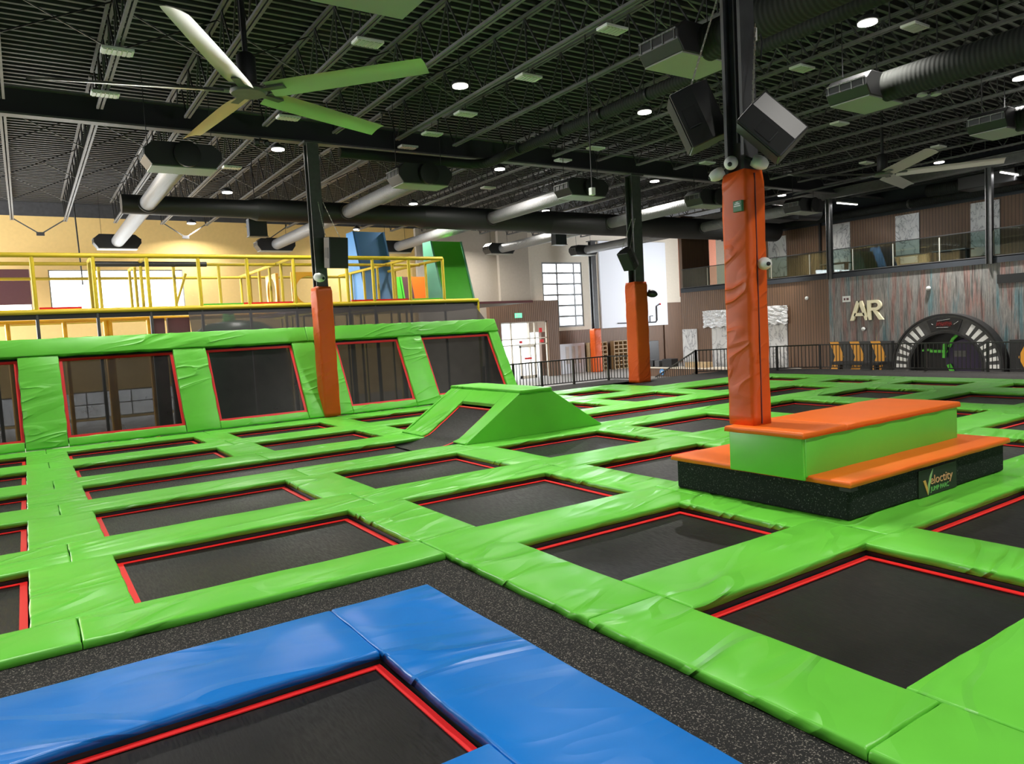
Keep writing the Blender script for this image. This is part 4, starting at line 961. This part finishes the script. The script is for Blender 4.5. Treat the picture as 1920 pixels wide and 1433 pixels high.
# tunnel arch
cy, cz = 16.72, -.38
A = thing('tunnel_arch', 'round black tunnel entrance with white radial stripes and a small dark nameplate', 'entrance', (XR-.4, cy, ZF))
def ringseg(r0, r1, a0, a1, x0, x1, n):
    b = MB(); vs = []
    for k in range(n+1):
        a = math.radians(a0+(a1-a0)*k/n)
        for r in (r0, r1):
            for x in (x0, x1): vs.append((x, cy+r*math.cos(a), cz+r*math.sin(a)))
    fs = []
    for k in range(n):
        o = 4*k; fs += [(o, o+4, o+6, o+2), (o+1, o+3, o+7, o+5), (o+2, o+6, o+7, o+3), (o, o+1, o+5, o+4)]
    fs += [(0, 2, 3, 1), (4*n, 4*n+1, 4*n+3, 4*n+2)]
    return b.add(vs, fs)
ringseg(1.58, 2.36, -15, 195, XR-.55, XR-.02, 48).build('surround', 'steel', A)
ringseg(1.54, 1.62, -15, 195, XR-.60, XR-.02, 40).build('inner_rim', 'black', A)
ringseg(2.34, 2.42, -15, 195, XR-.60, XR-.02, 48).build('outer_rim', 'black', A)
for s in (0, 1):
    for k in range(8):
        a = -8+9.2*k; a = 180-a if s else a
        ringseg(1.72, 2.22, a-2.4, a+2.4, XR-.57, XR-.552, 2).build('white_stripe', 'white', A)
npl = ringseg(1.70, 2.24, 70, 110, XR-.59, XR-.552, 10).build('nameplate', 'black', A)
rn = random.Random(4)
mm = MB()
for k in range(12):
    y = cy+.32-.055*k; z = cz+1.96+.02*math.sin(k); mm.bar((XR-.597, y+.02, z-.10), (XR-.597, y-.02, z+.10), .02, .01); mm.bar((XR-.597, y, z+.03), (XR-.597, y-.05, z+.05*rn.uniform(-1, 1)), .018, .01)
mm.build('name_strokes', plain('deep_red_print', (.35, .03, .03), .5), npl)
MB().bar((XR-.598, cy+.30, cz+2.10), (XR-.598, cy-.25, cz+2.17), .03, .01).bar((XR-.598, cy+.33, cz+1.80), (XR-.598, cy-.18, cz+1.80), .045, .01).bar((XR-.598, cy-.42, cz+1.93), (XR-.598, cy-.6, cz+2.05), .03, .01).bar((XR-.598, cy+.48, cz+1.93), (XR-.598, cy+.55, cz+1.98), .02, .01).build('name_strokes', 'white', npl)
MB().prism([(1.58*math.cos(math.radians(a)), 1.58*math.sin(math.radians(a))) for a in range(-15, 196, 7)], lambda a, z: (XR-.10, cy+a, cz+z), lambda a, z: (XR-.03, cy+a, cz+z)).build('dark_recess', 'black', A)
G_ = thing('tunnel_machine', 'green armed machine standing in the dark tunnel mouth', 'machine', (XR-.35, cy+.3, ZF))
MB().bar((XR-.3, cy+1.15, cz+.75), (XR-.3, cy+.7, cz+.78), .16, .1).bar((XR-.3, cy+.75, cz+.72), (XR-.3, cy+.05, cz+.70), .32, .12).build('arm', 'lime', G_, bevel=.02)
MB().bar((XR-.3, cy+.15, cz+.40), (XR-.3, cy+.12, cz+1.05), .16, .12).build('post', 'lime', G_, bevel=.02)
MB().tube([(XR-.25, cy-.45, cz+1.5), (XR-.25, cy-.2, cz+1.25), (XR-.25, cy-.05, cz+.9)], .07, 8).tube([(XR-.25, cy-.02, cz+.1), (XR-.25, cy-.2, cz-.3), (XR-.25, cy-.5, cz-.62)], .10, 8).build('curved_stripe', 'lime', G_)
MB().lathe([(.95, 0), (.9, .05), (.5, .08)], (XR-.12, cy-.75, cz+.35), (-1, 0, 0), 24).build('side_disc', 'purple', G_, smooth='auto')
MB().box(XR-.22, cy-.75, cz+.45, XR-.16, cy-.25, cz+.72).build('window_patch', 'joist', G_)
# balcony glass balustrade
yy = [4.0, 6.2, 8.4, 10.6, 12.8, 14.9, 17.15, 19.3, 21.35, 23.8, 26.2, 28.6, 30.8, 32.9]
for k in range(len(yy)-1):
    a, c = yy[k], yy[k+1]
    if not (pix((XR, c, 5)) and pix((XR, c, 5))[0] < 1990): continue
    t = thing('glass_panel', f'glass balcony panel with a black handrail, {ORD[len(yy)-2-k]} from the inner corner', 'glass panel', (XR-.02, (a+c)/2, 4.40), 'balcony glass panels')
    MB().box(XR-.03, a+.03, 4.44, XR-.015, c-.03, 5.56).build('pane', 'glass', t); MB().box(XR-.05, a, 5.56, XR+.0, c, 5.60).build('handrail', 'black', t)
    MB().box(XR-.05, a-.02, 4.36, XR+.0, a+.02, 5.5).build('clamp_post', 'fan', t)
    MB().box(XR-.06, a, 4.36, XR+.01, c, 4.44).build('base_channel', 'steel', t)
for k, (y0, y1) in enumerate(((19.0, 20.3), (16.8, 18.3), (22.9, 24.3))):
    t = thing('balcony_bench', f'low dark table behind the balcony glass, {["in the middle", "towards the right column", "towards the left column"][k]}', 'table', (37.2, (y0+y1)/2, 4.4), 'balcony tables')
    MB().box(36.8, y0, 4.98, 37.7, y1, 5.03).build('table_top', 'steel', t)
    for y in (y0+.1, y1-.1): MB().box(37.1, y-.03, 4.40, 37.4, y+.03, 4.98).build('leg', 'black', t)

# ================================================================ entrance corner and things beyond the railing
struct(holed('wall_back', 'wood_x', (25.7, ZF), (31.35, 4.28), [(26.55, ZF, 30.4, 2.86)], lambda a0, z0, a1, z1: (a0, 41.0, z0, a1, 41.4, z1)))
t = thing('entrance_doors', 'white glazed entrance doors and sidelights under the green exit sign', 'door', (28.5, 41.2, ZF))
f = MB()
for x in (26.58, 27.4, 29.35, 30.35): f.box(x-.04, 41.12, ZF, x+.04, 41.22, 2.86)
for z in (1.3, 1.72, 2.82): f.box(26.55, 41.12, z-.035, 30.4, 41.22, z+.035)
f.build('frame', 'cream', t)
d = MB(); d.box(28.0, 41.08, ZF, 28.1, 41.18, 1.25).box(29.2, 41.08, ZF, 29.3, 41.18, 1.25).box(28.0, 41.08, 1.12, 29.3, 41.18, 1.26).box(28.0, 41.08, ZF, 29.3, 41.18, ZF+.2); d.build('door_leaf', 'cream', t)
MB().box(26.6, 41.16, ZF, 30.36, 41.18, 2.8).build('glass', 'pane', t)
MB().box(28.35, 41.06, .3, 28.95, 41.07, .42).box(29.7, 41.1, 2.1, 29.95, 41.11, 2.4).box(29.75, 41.1, 1.4, 30.05, 41.11, 1.6).box(28.0, 41.1, 1.42, 28.25, 41.11, 1.58).build('red_stickers', 'red', t)
def exit_sign(x, y, z, lab):
    t = thing('exit_sign', lab, 'sign', (x, y, z), 'green exit signs'); hs = MB().box(x-.28, y-.06, z, x+.28, y, z+.32).build('housing', 'exit', t)
    MB().bar((x-.03, y-.065, z+.07), (x+.02, y-.065, z+.2), .05, .01).bar((x+.02, y-.065, z+.1), (x+.1, y-.065, z+.05), .03, .01).bar((x-.05, y-.065, z+.2), (x+.08, y-.065, z+.17), .03, .01).box(x+.0, y-.07, z+.22, x+.06, y-.06, z+.27).box(x-.22, y-.07, z+.05, x-.12, y-.06, z+.27).build('pictogram', 'white', hs)
exit_sign(27.95, 41.0, 3.15, 'green exit sign over the glazed entrance doors'); exit_sign(40.25, 41.995, 1.15, 'green exit sign beside the corner column')
P_ = thing('poster_wall', 'white display wall with pale grey columns of print beside the entrance', 'display', (32.7, 41.7, ZF))
MB().box(31.45, 41.5, ZF, 34.0, 41.7, 1.14).build('board', 'white_wall', P_)
for x in (32.25, 32.8, 33.35): MB().box(x, 41.48, -.3, x+.28, 41.5, .95).build('printed_column', 'poster', P_)
def locker(x0, x1, nx, nz, lab):
    t = thing('locker_unit', lab, 'shelf', ((x0+x1)/2, 41.5, ZF), 'shoe locker units'); zt = 1.12
    MB().box(x0, 41.6, ZF, x1, 41.65, zt).build('back', 'locker', t); m = MB()
    for k in range(nx+1): x = x0+(x1-x0)*k/nx; m.box(x-.03, 41.2, ZF, x+.03, 41.6, zt)
    for k in range(nz+1): z = ZF+.03+(zt-ZF-.06)*k/nz; m.box(x0, 41.2, z-.03, x1, 41.6, z+.03)
    m.build('grid', 'timber', t)
locker(34.25, 35.9, 4, 7, 'dark shoe locker unit left of the bright orange far column'); locker(36.6, 37.9, 3, 7, 'tan shoe locker unit right of the far column')
tag(MB().box(38.1, 41.1, ZF, 39.0, 41.7, 1.1).build('partition_board', 'tan'), 'plain tan partition board right of the shoe lockers', 'board')
tag(MB().box(39.3, 41.2, ZF, 41.2, 41.6, .92).build('dark_cabinet', 'black_soft', None, bevel=.03), 'dark cabinet under the second exit sign', 'cabinet')
t = thing('wall_pipe', 'thin black pipe with a red valve on the white wall panel', 'pipe', (41.5, 41.8, 2.2))
MB().tube([(37.6, 41.82, 2.42), (41.6, 41.82, 2.35), (41.75, 41.82, 2.5), (41.75, 41.82, 3.6), (42.1, 41.82, 3.75)], .04, 8).tube([(41.0, 41.82, 2.38), (41.0, 41.82, 2.85), (41.3, 41.82, 2.85)], .03, 8).build('pipe', 'black_soft', t)
MB().lathe([(.06, 0), (.08, .05), (.05, .1)], (42.1, 41.82, 3.75), (1, 0, 0), 10).build('valve', 'red', t)
t = thing('counter', 'long counter with a pale top beyond the stairs by the brown wall', 'counter', (33, 29, ZF))
MB().box(32.6, 23.4, ZF, 33.4, 34.0, -.50).build('body', 'wood_y', t); MB().box(32.5, 23.3, -.50, 33.5, 34.1, -.43).build('counter_top', 'cream', t)
tag(MB().box(32.7, 26.0, -.43, 33.3, 27.3, -.05).build('timber_box', 'timber', None, bevel=.02), 'pale timber box on the counter behind the near column', 'box')
tag(MB().box(32.7, 29.0, -.43, 33.3, 30.6, -.12).build('timber_box', 'timber', None, bevel=.02), 'pale timber box on the counter left of the near column', 'box')
for k, (y0, y1, h, m, lab) in enumerate(((33.3, 33.9, .42, 'black_soft', 'black boxy machine on the far end of the counter'), (32.75, 33.15, .40, 'steel', 'grey boxy machine on the counter next to the black one'), (31.7, 32.5, .5, 'black', 'wide black machine on the counter nearest the stair railing'))):
    tag(MB().box(32.7, y0, -.43, 33.3, y1, -.43+h).build('counter_machine', m, None, bevel=.04), lab, 'machine')
t = thing('round_sign', 'small round blue sign on the counter front by the stairs', 'sign', (32.55, 32.6, -.95)); MB().lathe([(.2, 0), (.2, .02)], (32.59, 32.4, -.72), (-1, 0, 0), 24).build('disc', 'skyblue', t); MB().box(32.56, 32.36, -.80, 32.575, 32.44, -.64).build('symbol', 'white', t)
tag(MB().box(34.6, 28.55, ZF, 34.9, 28.9, .55).build('display_stand', 'navy', None, bevel=.02), 'dark blue narrow display stand before the left marble slab', 'stand')

# small hanging things by the back wall
for k, w in ((0, 'at the far left'), (3, 'right of the first branch duct'), (5, 'near the dark hanging unit')):
    x = .07+DX*k; t = thing('joist_knee_brace', f'grey V shaped knee brace between joist ends {w}', 'bracing', (x+DX/2, 40.2, 7.9), 'knee braces at the back wall')
    MB().bar((x+.05, 40.2, 8.62), (x+DX/2-.08, 40.2, 8.0), .05).bar((x+DX-.05, 40.2, 8.62), (x+DX/2+.08, 40.2, 8.0), .05).build('brace_bars', 'joist', t)
    MB().box(x+DX/2-.16, 40.16, 7.88, x+DX/2+.16, 40.24, 8.04).build('gusset_plate', 'steel', t)
tag(MB().tube([(2.35, 37.5, 9.75), (2.42, 37.5, 6.0), (2.42, 37.5, 5.4)], .03, 8).build('hanging_cable', 'black'), 'thin black cable hanging before the yellow wall', 'cable')
t = thing('hanging_sensor', 'small pale sensor on a long cable hanging over the court', 'sensor', (11.94, 14.0, 5.6))
MB().bar((11.94, 14.0, 5.75), (11.94, 14.0, 9.75), .022).build('cable', 'black', t); MB().box(11.88, 13.94, 5.58, 12.0, 14.06, 5.76).build('housing', 'white', t, bevel=.01)
t = thing('emergency_lamp', 'pair of small round emergency lamp heads under the roof left of the right duct', 'lamp', (21.76, 10.84, 8.25))
MB().bar((21.76, 10.84, 8.45), (21.76, 10.84, 9.70), .02).bar((21.6, 10.95, 8.45), (21.92, 10.73, 8.45), .03).build('bracket', 'black', t)
for s in (-1, 1): MB().lathe([(.05, .1), (.12, .06), (.14, 0), (.06, -.03)], (21.76+s*.16, 10.84-s*.11, 8.32), (0, 0, 1), 14).build('lamp_head', 'unlit', t, smooth='auto')
t = thing('girder_sensor', 'small black twin sensor clamped under the girder near the large fan', 'sensor', (6.3, 21.95, 8.25))
MB().bar((6.1, 22.1, 8.32), (6.5, 22.1, 8.32), .06).bar((6.3, 22.2, 8.3), (6.3, 22.2, 8.42), .05).build('bracket', 'black', t)
for s in (-1, 1): MB().lathe([(.03, -.08), (.08, -.06), (.09, .04), (.05, .08)], (6.3+s*.14, 22.05, 8.24), (0, -1, -.3), 12).build('sensor_head', 'black_soft', t, smooth='auto')
